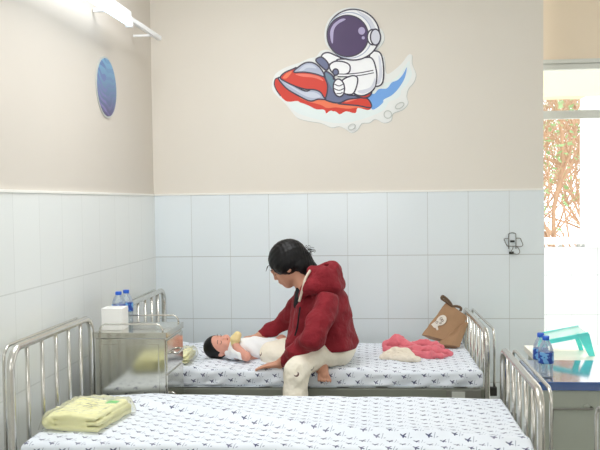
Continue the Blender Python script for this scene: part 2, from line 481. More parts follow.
# tiled wainscot, stands 6 mm proud of the plaster, with its pale top edge
slab('trim_1', 0.0, WX + 0.002, -0.006, 0.0, 0.0, 1.595, 'tile_back')
slab('trim_2', 0.0, 0.006, YF, 0.0, 0.0, 1.595, 'tile_left')
slab('trim_3', 0.0, WX + 0.004, -0.010, 0.0, 1.595, 1.606, 'trim_white')
slab('trim_4', 0.0, 0.010, YF, 0.0, 1.595, 1.606, 'trim_white')

# glazed opening to the walkway, right of the back wall
lw = slab('wall_lintel', WX, XR + 0.2, 0.3, 0.45, 2.44, H, 'lintel')
w1 = thing('window_1', None, None); w1['kind'] = 'structure'
for nm, a in (('frame_header', (WX, XR, 0.29, 0.35, 2.415, 2.44)), ('frame_header', (WX, XR, 0.30, 0.35, 2.376, 2.408)), ('frame_groove', (WX, XR, 0.31, 0.35, 2.405, 2.417)), ('frame_transom', (WX, XR, 0.30, 0.35, 2.072, 2.112)), ('frame_transom', (WX, XR, 0.308, 0.345, 2.06, 2.074)), ('frame_jamb', (WX - 0.0, WX + 0.03, 0.30, 0.35, 0, 2.38)), ('frame_jamb', (XR - 0.05, XR, 0.30, 0.35, 0, 2.38))):
    slab(nm, *a, 'alu', w1)
slab('window_pane', WX + 0.03, XR - 0.05, 0.322, 0.326, 2.11, 2.376, 'pane', w1)
# walkway outside: floor, tiled parapet with its rail, pillar and beam
slab('floor_walkway', WX, 7.0, 0.4, 3.5, -0.1, 0.0, 'concrete')
slab('wall_parapet', 1.9, 7.0, 3.2, 3.35, 0.0, 1.055, 'tile_out')
slab('wall_pillar', 3.50, 3.95, 3.16, 3.4, 1.055, 2.55, 'white_paint')
slab('wall_beam', 1.9, 7.0, 3.15, 3.4, 2.55, 3.0, 'cream_paint')
slab('trim_5', 1.9, 3.50, 3.18, 3.37, 1.085, 1.145, 'white_paint')
bm = bmesh.new()
for i in range(9): box(bm, 2.0 + i * 0.18, 2.03 + i * 0.18, 3.25, 3.3, 1.055, 1.085)
o = finish('trim_6', bm, 'white_paint'); o['kind'] = 'structure'

# trees beyond the parapet
def tree(name, label, base, h, spread, n_br, seed, leafn):
    rnd = random.Random(seed)
    root = thing(name, label, 'tree', base)
    bm = bmesh.new(); tips = []
    def grow(p, d, r, L, lev):
        pts = [p]; rr = [r]
        q = p.copy(); dd = d.copy()
        for i in range(5):
            dd = (dd + V((rnd.uniform(-.22, .22), rnd.uniform(-.22, .22), rnd.uniform(-.08, .16)))).normalized()
            q = q + dd * L / 5; pts.append(q.copy()); rr.append(r * (1 - 0.13 * (i + 1)))
            if lev < 3 and i >= 1:
                for _ in range(2 if lev < 2 else 1):
                    side = V((rnd.uniform(-1, 1), rnd.uniform(-.7, .7), rnd.uniform(-.1, .9))).normalized()
                    grow(q.copy(), (dd * .5 + side * spread).normalized(), r * .5, L * .62, lev + 1)
            if lev >= 2: tips.append(q.copy())
        tube(bm, pts, r, 6, radii=rr)
    for i in range(n_br):
        grow(V((rnd.uniform(-.25, .25), rnd.uniform(-.2, .2), 0)), V((rnd.uniform(-.5, .5), rnd.uniform(-.25, .25), 1)).normalized(), .045, h, 0)
    finish('branches', bm, 'bark', root)
    bm = bmesh.new()
    for i in range(leafn):
        p = rnd.choice(tips) + V((rnd.gauss(0, .12), rnd.gauss(0, .12), rnd.gauss(0, .12)))
        a = V((rnd.uniform(-1, 1), rnd.uniform(-1, 1), rnd.uniform(-.6, .6))).normalized() * rnd.uniform(.03, .06)
        b = a.orthogonal().normalized() * a.length * .45
        vs = [bm.verts.new(p - a), bm.verts.new(p + b), bm.verts.new(p + a), bm.verts.new(p - b)]
        bm.faces.new(vs)
    f = finish('foliage', bm, 'leaf', root); f['kind'] = 'stuff'
    return root
tree('tree', 'pale brown branching tree behind the tiled parapet outside the window', (3.75, 5.2, -0.6), 2.6, .9, 3, 3, 1500)
tree('tree', 'loose tree with light green leaves farther off outside the window', (5.9, 11.0, -0.6), 2.8, .9, 4, 8, 2200)
gr = slab('ground', -4, 16, 3.4, 22, -0.7, -0.6, 'concrete')

# ================================================================== BEDS
def bed_mesh_mattress(name, L, W, Z0, Z1, wr, seed, parent, wave=None):
    """printed fitted sheet over a mattress: UVs follow the cloth"""
    hh = Z1 - Z0; R = 0.022
    def prof(a, half):
        s = 1 if a >= 0 else -1; a = abs(a); flat = half - R
        if a <= flat: return s * a, 0.0
        a -= flat; arc = R * PI / 2
        if a <= arc: return s * (flat + R * math.sin(a / R)), R * (1 - math.cos(a / R))
        return s * half, R + (a - arc)
    ext_a = W / 2 - R + R * PI / 2 + (hh - R); ext_b = L / 2 - R + R * PI / 2 + (hh - R)
    def axis(ext, half, n):
        xs = set(np.round(np.linspace(-(half - R), half - R, n), 5))
        for s in (-1, 1):
            for k in range(1, 6): xs.add(round(s * (half - R + R * PI / 2 * k / 5), 5))
            for k in range(1, 7): xs.add(round(s * (half - R + R * PI / 2 + (hh - R) * k / 6), 5))
        return sorted(xs)
    A = axis(ext_a, W / 2, 70); B = axis(ext_b, L / 2, 130)
    rnd = random.Random(seed); off = rnd.uniform(0, 50)
    bm = bmesh.new(); uv = bm.loops.layers.uv.new('UVMap'); grid = []
    for a in A:
        row = []
        for b in B:
            y, da = prof(a, W / 2); x, db = prof(b, L / 2)
            d = max(da, db); top = max(0, 1 - d / R)
            z = Z1 - d
            w = noise.noise(V((x * 2.2 + off, y * 3.0, 0))) * .008 + noise.noise(V((x * 6 + off, y * 8, 3))) * .004
            w += wr * max(0, noise.noise(V((x * 3 + y * 5 + off, x * 8 - y * 3, 7)))) * .02
            if wave: w += wave(x, y)
            z += w * (0.25 + .75 * top)
            if d > R:
                f = min(1, (d - R) / (hh - R))
                ww = (noise.noise(V((b * 9 + off, a * 9, f * 1.5))) * .010 + .006 * math.sin(b * 42 + 3 * noise.noise(V((b * 3, a, 5))) + f * 3)) * f
                if da >= db: y += (1 if a > 0 else -1) * ww
                else: x += (1 if b > 0 else -1) * ww * .6
                z += noise.noise(V((b * 5, a * 5, off))) * .006 * f
            row.append((bm.verts.new((x, y, z)), b, a))
        grid.append(row)
    for i in range(len(A) - 1):
        for j in range(len(B) - 1):
            q = (grid[i][j], grid[i][j + 1], grid[i + 1][j + 1], grid[i + 1][j])
            f = bm.faces.new([k[0] for k in q]); f.smooth = True
            for lp, k in zip(f.loops, q): lp[uv].uv = (k[1] + 1.3, k[2] + 1.1)
    edge = [g[0] for g in grid[0]] + [grid[i][-1][0] for i in range(1, len(A))] + [g[0] for g in reversed(grid[-1][:-1])] + [grid[i][0][0] for i in range(len(A) - 2, 0, -1)]
    f = bm.faces.new(edge); f.material_index = 1
    return finish(name, bm, ['sheet', 'mattress_base'], parent)

def make_bed(label, loc, rz, ztop_head, ztop_foot, W, seed, mattress=True, wr=1.0, wave=None, plate=True, L=1.9, group=None, mw=None, my=0.0):
    root = thing('hospital_bed', label, 'bed', loc, rz, group)
    hx, hy = L / 2, W / 2
    for nm, sx, zt in (('headboard', -1, ztop_head), ('footboard', 1, ztop_foot)):
        x = sx * hx
        bm = bmesh.new()
        tube(bm, fillet([(x, -hy, 0.02), (x, -hy, zt), (x, hy, zt), (x, hy, 0.02)], 0.075, 8), 0.0145, 14)
        fb = finish(nm, bm, 'steel', root)
        nb = 5
        for i in range(nb):
            y = -hy + (i + 1) * W / (nb + 1)
            bm = bmesh.new(); tube(bm, [(x, y, 0.50), (x, y, zt - 0.005)], 0.0085, 10); finish('upright_bar', bm, 'steel', fb)
        bm = bmesh.new(); tube(bm, [(x, -hy, 0.50), (x, hy, 0.50)], 0.011, 10); finish('cross_bar', bm, 'steel', fb)
        # slim hoop standing just outside the end of the bed
        xo = x + sx * 0.040; zo = zt + 0.004; ya = hy - 0.030
        bm = bmesh.new()
        tube(bm, fillet([(xo, -ya, 0.56), (xo, -ya, zo), (xo, ya, zo), (xo, ya, 0.56)], 0.05, 8), 0.0065, 10)
        finish('hoop', bm, 'steel', root)
        for s in (-1, 1):
            bm = bmesh.new(); box(bm, min(x, xo) - 0.006, max(x, xo) + 0.012, s * ya - 0.012, s * ya + 0.012, 0.555, 0.60, 0.003); finish('hoop_clamp', bm, 'dark_plastic', root)
            bm = bmesh.new(); lathe(bm, [(0.015, 0), (0.021, 0.004), (0.021, 0.05), (0.017, 0.06)], (x, s * hy, 0), 14); finish('foot_cap', bm, 'dark_plastic', root)
    for s in (-1, 1):
        bm = bmesh.new(); box(bm, -hx + 0.012, hx - 0.012, s * (hy - 0.022) - 0.016, s * (hy - 0.022) + 0.016, 0.53, 0.592, 0.004)
        finish('side_rail', bm, 'rail_paint', root)
    bm = bmesh.new()
    for i in range(9):
        x = -hx + 0.12 + i * (L - 0.24) / 8
        box(bm, x - 0.03, x + 0.03, -hy + 0.038, hy - 0.038, 0.565, 0.588, 0.002)
    finish('slat_platform', bm, 'steel_dull', root)
    if plate:
        bm = bmesh.new(); box(bm, hx - 0.20, hx - 0.03, -hy - 0.004, -hy + 0.004, 0.532, 0.590, 0.002); finish('rail_bracket', bm, 'steel_dull', root)
        bm = bmesh.new(); box(bm, hx - 0.175, hx - 0.11, -hy - 0.007, -hy - 0.003, 0.540, 0.582, 0.001); finish('rail_tag', bm, 'tag', root)
    if mattress:
        mt = bed_mesh_mattress('mattress', L - 0.045, mw or W - 0.045, 0.60, 0.68, wr, seed, root, wave)
        mt.location = (0.008, my, 0)
    return root

BA = (1.037, -0.615); RA = math.radians(1.0)
make_bed('steel hospital bed by the tiled wall, on which the woman and baby rest', (BA[0], BA[1], 0), RA, 1.01, 0.885, 0.87, 3, wr=1.4, L=1.85)

RX = [v - 1.048 for v in (.40, .65, .88, 1.05, 1.19, 1.36, 1.65, 1.85)]; RY = [v + 1.935 for v in (-1.76, -1.857, -1.97, -2.049, -2.111, -2.181, -2.204, -2.266)]
def waveB(x, y):
    # a long soft ridge where the sheet has slipped
    yc = np.interp(x, RX, RY)
    d = y - yc; fade = max(0, min(1, (x + .95) * 3)) 
    return fade * (0.024 / (1 + math.exp(-max(-40, min(40, d / 0.010)))) * math.exp(-max(0, d) * 6) + .006 * math.exp(-(d - .03) ** 2 / .0006))
BB = (1.04, -1.895)
make_bed('empty steel hospital bed nearest the camera, holding the wrapped yellow blanket', (BB[0], BB[1], 0), 0, 1.02, 0.88, 0.835, 8, wr=.5, wave=waveB, plate=False, L=1.88, mw=.76, my=-.04)
make_bed('steel bed frame cut off by the lower right corner beside the blue table', (3.10, -2.92, 0), 0, 0.89, 0.89, 0.86, 5, mattress=True, wr=.5, plate=False)

# ================================================================== BEDSIDE CABINET
cb = thing('bedside_cabinet', 'stainless steel bedside cabinet standing between the two beds', 'cabinet', (0.255, -1.325, 0))
CX0, CX1, CY0, CY1, CZ = -0.135, 0.197, -0.16, 0.165, 0.95
bm = bmesh.new(); box(bm, CX0, CX1, CY0, CY1, 0.10, CZ - 0.03, 0.004); finish('body', bm, 'sheet_steel', cb)
bm = bmesh.new(); box(bm, CX0 - 0.005, CX1 + 0.008, CY0 - 0.006, CY1 + 0.006, CZ - 0.028, CZ, 0.003); finish('top', bm, 'sheet_steel', cb)
bm = bmesh.new(); box(bm, CX0 + 0.03, CX1 - 0.03, CY0 - 0.004, CY0 + 0.002, 0.14, CZ - 0.055, 0.002); finish('side_panel', bm, 'sheet_steel', cb)
dr = None
bm = bmesh.new(); box(bm, CX1 - 0.002, CX1 + 0.007, CY0 + 0.012, CY1 - 0.012, 0.76, CZ - 0.04, 0.002); dr = finish('drawer', bm, 'sheet_steel', cb)
bm = bmesh.new(); tube(bm, fillet([(CX1 + .006, -0.06, .84), (CX1 + .032, -0.06, .835), (CX1 + .032, .06, .835), (CX1 + .006, .06, .84)], .012, 4), .005, 8); finish('drawer_handle', bm, 'steel', dr)
bm = bmesh.new(); box(bm, CX1 - 0.002, CX1 + 0.007, CY0 + 0.012, CY1 - 0.012, 0.14, 0.75, 0.002); dd = finish('door', bm, 'sheet_steel', cb)
bm = bmesh.new(); tube(bm, fillet([(CX1 + .006, -0.11, .66), (CX1 + .03, -0.11, .66), (CX1 + .03, -.11, .56), (CX1 + .006, -.11, .56)], .012, 4), .005, 8); finish('door_handle', bm, 'steel', dd)
for s, yy in ((0, CY0 + 0.012), (1, CY1 - 0.012)):
    bm = bmesh.new(); tube(bm, fillet([(CX0 + 0.02, yy, CZ - .003), (CX0 + 0.02, yy, CZ + 0.036), (CX1 - 0.02, yy, CZ + 0.036), (CX1 - 0.012, yy, CZ - .003)], 0.03, 6), 0.0042, 10); finish('top_rail', bm, 'steel', cb)
for x in (CX0 + .03, CX1 - .03):
    for y in (CY0 + .03, CY1 - .03):
        bm = bmesh.new(); tube(bm, [(x, y, 0.0), (x, y, 0.11)], 0.012, 10); finish('leg', bm, 'steel_dull', cb)

# carton and water bottles on the cabinet
bx = thing('tissue_box', 'plain white square carton standing on the steel cabinet', 'box', (0.182, -1.375, CZ))
bm = bmesh.new(); box(bm, -.050, .050, -.05, .05, 0, .104, .003); finish('carton', bm, 'tissue', bx)
bm = bmesh.new(); box(bm, -.035, .035, -.012, .012, .104, .1055, .0); finish('opening_slot', bm, 'tag', bx)

def make_bottle(label, loc, rz, h, group):
    b = thing('water_bottle', label, 'bottle', loc, rz, group)
    s = h / 0.205
    prof = [(0.024, 0), (0.031, 0.004), (0.032, 0.02), (0.0295, 0.03), (0.032, 0.04), (0.0295, 0.05), (0.032, 0.06), (0.032, 0.065), (0.0325, 0.07), (0.0325, 0.125), (0.031, 0.145), (0.024, 0.166), (0.0145, 0.183), (0.013, 0.19), (0.013, 0.192)]
    bm = bmesh.new(); lathe(bm, [(r, z * s) for r, z in prof], n=24); finish('body', bm, 'pet', b)
    bm = bmesh.new(); lathe(bm, [(0.034, 0.075 * s), (0.0341, 0.08 * s), (0.0341, 0.128 * s), (0.0335, 0.13 * s)], n=24); lb = finish('wrapper', bm, 'bottle_label', b)
    bm = bmesh.new(); lathe(bm, [(0.0148, 0.186 * s), (0.0155, 0.188 * s), (0.0155, 0.203 * s), (0.0135, 0.206 * s)], n=20)
    finish('cap', bm, 'cap_blue', b)
    return b
def dup(root, label, loc, rz=0.0):
    r = root.copy(); COL.objects.link(r); r.location = loc; r.rotation_euler = (0, 0, rz); r['label'] = label
    for ch in list(root.children):
        c = ch.copy(); COL.objects.link(c); c.parent = r
        for g in list(ch.children):
            d = g.copy(); COL.objects.link(d); d.parent = c
    return r
bt = make_bottle('blue-capped water bottle on the steel cabinet, nearer the corner of the room', (0.167, -1.27, CZ), 0.3, 0.166, 'water bottles on the steel cabinet')
dup(bt, 'blue-capped water bottle on the steel cabinet, nearer the woman', (0.182, -1.197, CZ), 1.4)

# ================================================================== FOLDED BLANKETS IN PLASTIC
def wrapped_blanket(label, loc, rz, sx, sy, hgt, seed, group):
    root = thing('wrapped_blanket', label, 'blanket', loc, rz, group)
    s = Soft((-sx / 2 - .03, -sy / 2 - .03, -.01), (sx / 2 + .03, sy / 2 + .03, hgt + .03), 0.004, k=0.006)
    n = 3; t = hgt / n
    for i in range(n):
        dx = [0, .006, -.004][i]; z = t * (i + .5)
        s.rbox((dx, [0, .004, 0][i], z), (sx / 2 - .004 * i, sy / 2 - .005 * i, t * .5), rad=t * .48, k=.003)
    s.cone((-sx / 2 + .01, -sy / 2 + .01, t * 1.5), (-sx / 2 + .01, sy / 2 - .01, t * 1.5), t * 1.2, t * 1.2, k=.01)
    s.warp(lambda x, y, z: .0022 * np.sin(x * 38 + np.sin(y * 19) * 2) + .0016 * np.sin(y * 60 + x * 25))
    s.floor(0.001)
    s.obj('folded_cloth', 'yellow', root)
    # loose clear bag
    rnd = random.Random(seed)
    bm = bmesh.new(); nx, ny = 60, 60; g = []
    for i in range(nx + 1):
        r = []
        for j in range(ny + 1):
            u = i / nx * 2 - 1; v = j / ny * 2 - 1
            x = u * (sx / 2 + .016); y = v * (sy / 2 + .016)
            e = max(abs(u), abs(v)); dome = (1 - max(0, (e - .8) / .2) ** 2)
            z = .004 + (hgt + .004) * dome + .006 * noise.noise(V((x * 30 + seed, y * 30, 1))) * (dome > .2) + abs(noise.noise(V((x * 22 + y * 12, y * 40 + seed, 4)))) * .012 * dome + abs(noise.noise(V((x * 60, y * 55 + seed, 8)))) * .004 * dome
            r.append(bm.verts.new((x, y, max(.003, z))))
        g.append(r)
    for i in range(nx):
        for j in range(ny):
            f = bm.faces.new((g[i][j], g[i + 1][j], g[i + 1][j + 1], g[i][j + 1])); f.smooth = True
    finish('plastic_bag', bm, 'film', root)
    return root
wb = wrapped_blanket('folded pale yellow blanket in clear plastic with a green tag, on the nearest bed', (0.285, -2.03, 0.684), math.radians(-7), 0.225, 0.30, 0.058, 3, None)
bm = bmesh.new(); box(bm, .045, .09, .05, .09, .0615, .0635, .0008); finish('green_tag', bm, 'green', wb)
bm = bmesh.new()
for (a, b_) in (((-.015, -.02), (.02, .02)), ((-.03, .03), (.025, -.03)), ((.0, .05), (.03, .0))):
    tube(bm, smooth_path([(a[0], a[1], .064), ((a[0] + b_[0]) / 2 + .012, (a[1] + b_[1]) / 2, .068), (b_[0], b_[1], .064)], 6), .0011, 5)
finish('printed_mark', bm, 'steel_dull', wb)
wrapped_blanket('folded pale yellow blanket on the bed by the wall, half hidden by the steel cabinet', (0.30, -0.78, 0.684), math.radians(4), 0.22, 0.26, 0.045, 7, None)

# ================================================================== CLOTHES ON THE BED
def crumple(a, f, seed, asp=(1, 1, 1)):
    """sharp-edged cloth folds"""
    r_ = np.random.RandomState(seed)
    W_ = [(r_.normal(size=3) * asp * f, r_.uniform(0, 6), 1 / (1 + i * .35)) for i in range(5)]
    def fn(x, y, z):
        o = 0
        for w, ph, am in W_:
            o = o + am * (np.abs(np.sin(x * w[0] + y * w[1] + z * w[2] + ph + .9 * np.sin(x * w[1] * .6 + y * w[2] * .6))) - .5)
        return a * o
    return fn
s = Soft((1.40, -0.86, 0.655), (1.96, -0.26, 0.80), 0.004, k=.014)
s.chain([(1.48, -.46, .712), (1.54, -.47, .735), (1.60, -.52, .715), (1.66, -.55, .705)], [.032, .042, .030, .024])
s.chain([(1.47, -.52, .70), (1.55, -.58, .705), (1.64, -.62, .712), (1.74, -.62, .708), (1.83, -.62, .695)], [.020, .024, .030, .032, .018])
s.chain([(1.60, -.48, .705), (1.68, -.45, .722), (1.75, -.47, .715), (1.79, -.54, .705)], [.022, .026, .024, .020])
s.chain([(1.62, -.66, .70), (1.70, -.70, .700), (1.80, -.67, .692)], [.020, .024, .014])
s.warp(crumple(.0055, 32, 3)); s.floor(.676)
tag(s.obj('pink_garment', 'pink', relax=1), 'crumpled pink fleece garment lying on the bed by the wall', 'clothes')
s = Soft((1.38, -0.90, 0.655), (1.72, -0.56, 0.78), 0.004, k=.010)
s.chain([(1.47, -.69, .702), (1.52, -.68, .716), (1.58, -.70, .716), (1.61, -.73, .70)], [.022, .030, .028, .018])
s.chain([(1.45, -.74, .698), (1.52, -.77, .702), (1.60, -.79, .702), (1.645, -.79, .695)], [.016, .022, .022, .014])
s.chain([(1.47, -.74, .712), (1.54, -.73, .720), (1.60, -.76, .712)], [.010, .012, .010])
s.warp(crumple(.004, 45, 9)); s.floor(.676)
tag(s.obj('cream_garment', 'cream_cloth', relax=1), 'small crumpled cream garment in front of the pink one', 'clothes')

# ================================================================== TAN CARRIER BAG leaning on the footboard
bag = thing('carrier_bag', 'tan fabric carrier bag with a white print, leaning against the footboard', 'bag', (1.80, -0.30, 0.684))
def quadbox(bm, A, B, C, D, th, seed, n=14):
    """soft slab between four corners (A bottom left, B bottom right, C top right, D top left)"""
    A, B, C, D = map(V, (A, B, C, D)); nn = (B - A).cross(D - A).normalized(); g = []
    for sgn in (1, -1):
        gg = []
        for i in range(n + 1):
            r = []
            for j in range(n + 1):
                u, v = i / n, j / n
                p = (A * (1 - u) + B * u) * (1 - v) + (D * (1 - u) + C * u) * v
                e = min(u, 1 - u, 1.2 - v if v > .9 else 1) * 5
                bul = th * (1 - v * .75) * min(1, max(.12, e)) 
                wob = noise.noise(V((u * 3.2 + seed, v * 4, 1))) * .008 + abs(noise.noise(V((u * 5 - v * 5 + seed, v * 2, 9)))) * .007
                r.append(bm.verts.new(p + nn * (sgn * bul + wob)))
            gg.append(r)
        g.append(gg)
    for k, gg in enumerate(g):
        for i in range(n):
            for j in range(n):
                f = bm.faces.new((gg[i][j], gg[i + 1][j], gg[i + 1][j + 1], gg[i][j + 1])); f.smooth = True
    a, b = g
    for i in range(n):
        for (p, q) in (((i, 0), (i + 1, 0)), ((i, n), (i + 1, n)), ((0, i), (0, i + 1)), ((n, i), (n, i + 1))):
            bm.faces.new((a[p[0]][p[1]], a[q[0]][q[1]], b[q[0]][q[1]], b[p[0]][p[1]]))
    return nn
bm = bmesh.new()
BQ = ((-.112, -.01, .062), (.075, -.10, .020), (.160, .03, .165), (.038, .065, .248))
quadbox(bm, *BQ, .026, 2)
finish('bag_panel', bm, 'bag', bag, angle=60)
bm = bmesh.new()
quadbox(bm, (-.04, -.09, .014), (.095, -.125, .012), (.166, .0, .150), (.075, -.055, .105), .022, 11)
finish('bag_side', bm, 'bag', bag, angle=60)
# white round print: a ring, a rounded figure and small strokes, lying on the panel
A_, B_, C_, D_ = map(V, BQ); nn = (B_ - A_).cross(D_ - A_).normalized()
if nn.y > 0: nn = -nn
def on_bag(u, v, h): return (A_ * (1 - u) + B_ * u) * (1 - v) + (D_ * (1 - u) + C_ * u) * v + nn * h
bm = bmesh.new()
def patch(poly, h):
    vs = [bm.verts.new(on_bag(u, v, h)) for u, v in poly]; vb = [bm.verts.new(on_bag(u, v, h - .004)) for u, v in poly]
    bm.faces.new(vs); bm.faces.new(vb[::-1])
    for i in range(len(vs)): bm.faces.new((vs[i], vs[(i + 1) % len(vs)], vb[(i + 1) % len(vs)], vb[i]))
patch([(.30 + .15 * math.cos(a), .50 + .155 * math.sin(a)) for a in [2 * PI * i / 20 for i in range(20)]], .0285)
patch([(.10, .30), (.24, .24), (.32, .34), (.24, .44), (.16, .42)], .0285)
patch([(.26, .26), (.36, .20), (.38, .24), (.30, .32)], .0285)
finish('white_print', bm, 'print_white', bag)
bm = bmesh.new()
for (cx_, cy_, rr) in ((.27, .53, .035), (.34, .50, .03), (.22, .40, .03), (.33, .42, .025)):
    tube(bm, [on_bag(cx_ + rr * math.cos(a), cy_ + rr * math.sin(a), .030) for a in [2 * PI * i / 12 for i in range(12)]], .0014, 5, closed=True)
finish('print_lines', bm, 'bag_strap', bag)
bm = bmesh.new()
tube(bm, smooth_path([(.075, .055, .215), (.060, .055, .245), (.040, .055, .268), (.016, .055, .285), (.010, .05, .272), (.034, .05, .255), (.056, .05, .238), (.072, .05, .225), (.10, .05, .225), (.122, .045, .215), (.118, .045, .198)], 5), .008, 8)
finish('bag_handle', bm, 'bag_strap', bag)

# ================================================================== RIGHT SIDE: blue table, white table, bottles, turquoise stool
tb = thing('blue_table', 'grey enamel table with a glossy blue top beside the nearest footboard', 'table', (2.12, -1.56, 0))
bm = bmesh.new(); box(bm, 0, 1.1, 0, .49, .712, .75, .004); finish('table_top', bm, 'blue_top', tb)
bm = bmesh.new(); box(bm, .02, 1.08, .018, .47, .12, .712, .004); finish('body', bm, 'grey_enamel', tb)
for x in (.05, 1.05):
    for y in (.05, .44):
        bm = bmesh.new(); tube(bm, [(x, y, 0), (x, y, .13)], .014, 10); finish('leg', bm, 'steel_dull', tb)
bm = bmesh.new(); tube(bm, fillet([(.055, .016, .585), (.055, -.008, .588), (.055, -.008, .634), (.225, -.008, .636), (.225, .016, .636)], .006, 4), .0055, 8); finish('handle', bm, 'steel_dull', tb)
bm = bmesh.new(); lathe(bm, [(.014, 0), (.013, .006), (.008, .008)], (0, 0, 0), 18)
bmesh.ops.rotate(bm, verts=bm.verts, matrix=Matrix.Rotation(PI / 2, 3, 'X')); bmesh.ops.translate(bm, verts=bm.verts, vec=(.205, .018, .636)); finish('lock_knob', bm, 'grey_enamel', tb)

wt = thing('white_table', 'white-topped table behind the blue one, under the window', 'table', (2.22, -1.055, 0))
bm = bmesh.new(); box(bm, 0, 1.1, 0, .42, .715, .745, .004); finish('table_top', bm, 'ledge', wt)
bm = bmesh.new(); box(bm, .02, 1.08, .02, .40, .64, .715, .003); finish('apron', bm, 'grey_enamel', wt)
for x in (.04, 1.06):
    for y in (.04, .38):
        bm = bmesh.new(); tube(bm, [(x, y, 0), (x, y, .65)], .014, 10); finish('leg', bm, 'steel_dull', wt)

b2 = make_bottle('water bottle with a blue wrapper on the blue table, nearer the camera', (2.166, -1.478, .75), 0.9, 0.186, 'water bottles on the blue table')
dup(b2, 'water bottle on the blue table, standing behind the other bottle', (2.160, -1.395, .75), 2.2)

st = thing('plastic_stool', 'small translucent turquoise plastic stool on the white table', 'stool', (2.385, -.86, .746))
bm = bmesh.new()
sl = .22
def slabq(bm, pts, th):
    a = [bm.verts.new(V(p)) for p in pts]; b = [bm.verts.new(V(p) - V((0, 0, th))) for p in pts]
    bm.faces.new(a); bm.faces.new(b[::-1]); n = len(pts)
    for i in range(n): bm.faces.new((a[i], a[(i + 1) % n], b[(i + 1) % n], b[i]))
slabq(bm, [(-.125, -.07, .072), (.095, -.07, .116), (.085, .08, .128), (-.105, .08, .088)], .006)
bmesh.ops.recalc_face_normals(bm, faces=bm.faces)
finish('seat', bm, 'teal_pale', st)
bm = bmesh.new()
slabq(bm, [(-.13, -.078, .074), (.10, -.078, .120), (.10, -.066, .120), (-.13, -.066, .074)], .022)
finish('seat_rim', bm, 'teal', st); bm = bmesh.new(); slabq(bm, [(-.11, .078, .090), (.09, .078, .130), (.09, .088, .130), (-.11, .088, .090)], .014)
finish('seat_rim', bm, 'teal', st)
def legq(top, bot, w1, w2):
    bm = bmesh.new(); t = V(top); b = V(bot); v = []
    for c, w in ((t, w1), (b, w2)):
        for dx, dy in ((-w, -.008), (w, -.008), (w, .008), (-w, .008)): v.append(bm.verts.new(c + V((dx, dy, 0))))
    for q in ((0, 1, 2, 3), (7, 6, 5, 4), (0, 1, 5, 4), (1, 2, 6, 5), (2, 3, 7, 6), (3, 0, 4, 7)): bm.faces.new([v[i] for i in q])
    return finish('leg', bm, 'teal', st)
legq((.075, -.07, .112), (.118, -.075, 0), .030, .014)
legq((.07, .08, .120), (.105, .085, 0), .016, .010)
legq((-.11, -.065, .065), (-.13, -.07, 0), .02, .014)
legq((-.09, .08, .085), (-.11, .085, 0), .016, .010)

# ================================================================== WALL THINGS
hk = thing('wire_holder', 'small bent wire holder hanging on the wall tiles near the window', 'holder', (2.262, -.012, 1.28))
def wire(name, pts, r=.0022, closed=False):
    bm = bmesh.new(); tube(bm, smooth_path(pts, 5, closed), r, 6, closed=closed); return finish(name, bm, 'wire', hk)
wire('wire_loop', [(-.022, 0, -.045), (-.022, 0, .035), (-.018, 0, .05), (0, 0, .054), (.018, 0, .05), (.022, 0, .035), (.022, 0, -.045)])
wire('wire_arm', [(-.022, 0, .018), (-.045, -.004, .018), (-.05, -.008, .012), (-.036, -.012, -.02), (-.026, -.004, -.028), (.02, 0, -.028)])
wire('wire_arm', [(.022, 0, .02), (.048, -.004, .02), (.052, -.01, .008), (.062, -.012, -.02), (.052, -.006, -.03), (.022, 0, -.03)])
wire('wire_hook', [(.005, 0, -.03), (.0, -.012, -.045), (-.01, -.016, -.06), (.0, -.012, -.072), (.03, -.008, -.078), (.044, -.006, -.065), (.036, -.004, -.04), (.022, 0, -.03)])
bm = bmesh.new(); box(bm, -.012, .014, -.006, .006, -.004, .008, .001); finish('wire_clip', bm, 'dark_plastic', hk)
bm = bmesh.new(); box(bm, -.020, .008, -.006, .006, -.078, -.062, .001); finish('wire_clip', bm, 'dark_plastic', hk)

bm = bmesh.new()
bmesh.ops.create_cone(bm, cap_ends=True, segments=48, radius1=.162, radius2=.162, depth=.006)
bmesh.ops.rotate(bm, verts=bm.verts, matrix=Matrix.Rotation(PI / 2, 3, 'Y'))
pl_ = thing('round_sticker', 'round blue and purple swirled planet sticker on the side wall', 'sticker', (0.003, -.893, 2.165))
finish('sticker_border', bm, 's_edge', pl_)
bm = bmesh.new()
bmesh.ops.create_cone(bm, cap_ends=True, segments=48, radius1=.153, radius2=.153, depth=.004)
bmesh.ops.rotate(bm, verts=bm.verts, matrix=Matrix.Rotation(PI / 2, 3, 'Y')); bmesh.ops.translate(bm, verts=bm.verts, vec=(.0025, 0, 0))
finish('planet_print', bm, 'planet', pl_)

# ---- astronaut sticker (flat vinyl on the wall); design units -> metres on the wall
STK = ['s_white', 's_white2', 's_ink', 's_purple', 's_lav', 's_red', 's_orange', 's_pink', 's_gray', 's_gray2', 's_slate', 's_teal', 's_blue', 's_shade', 's_water', 's_edge']
sm = bmesh.new(); layer = [0]
def D(p):
    a, b = p; du = a / 3.2125 - 9.0; dv = b / 3.2125 - 75.0
    return (0.791 + du * .00624, -.0015 - layer[0] * .00012, 2.346 - dv * .0063 - du * .00018)
def fill(pts, mat, sub=5, smooth=True):
    layer[0] += 1
    P = smooth_path([(p[0], p[1], 0) for p in pts], sub, True) if smooth else [V((p[0], p[1], 0)) for p in pts]
    vs = [sm.verts.new(D((p.x, p.y))) for p in P]
    es = [sm.edges.new((vs[i], vs[(i + 1) % len(vs)])) for i in range(len(vs))]
    r = bmesh.ops.triangle_fill(sm, edges=es, use_beauty=True)
    for g in r['geom']:
        if isinstance(g, bmesh.types.BMFace): g.material_index = STK.index(mat)
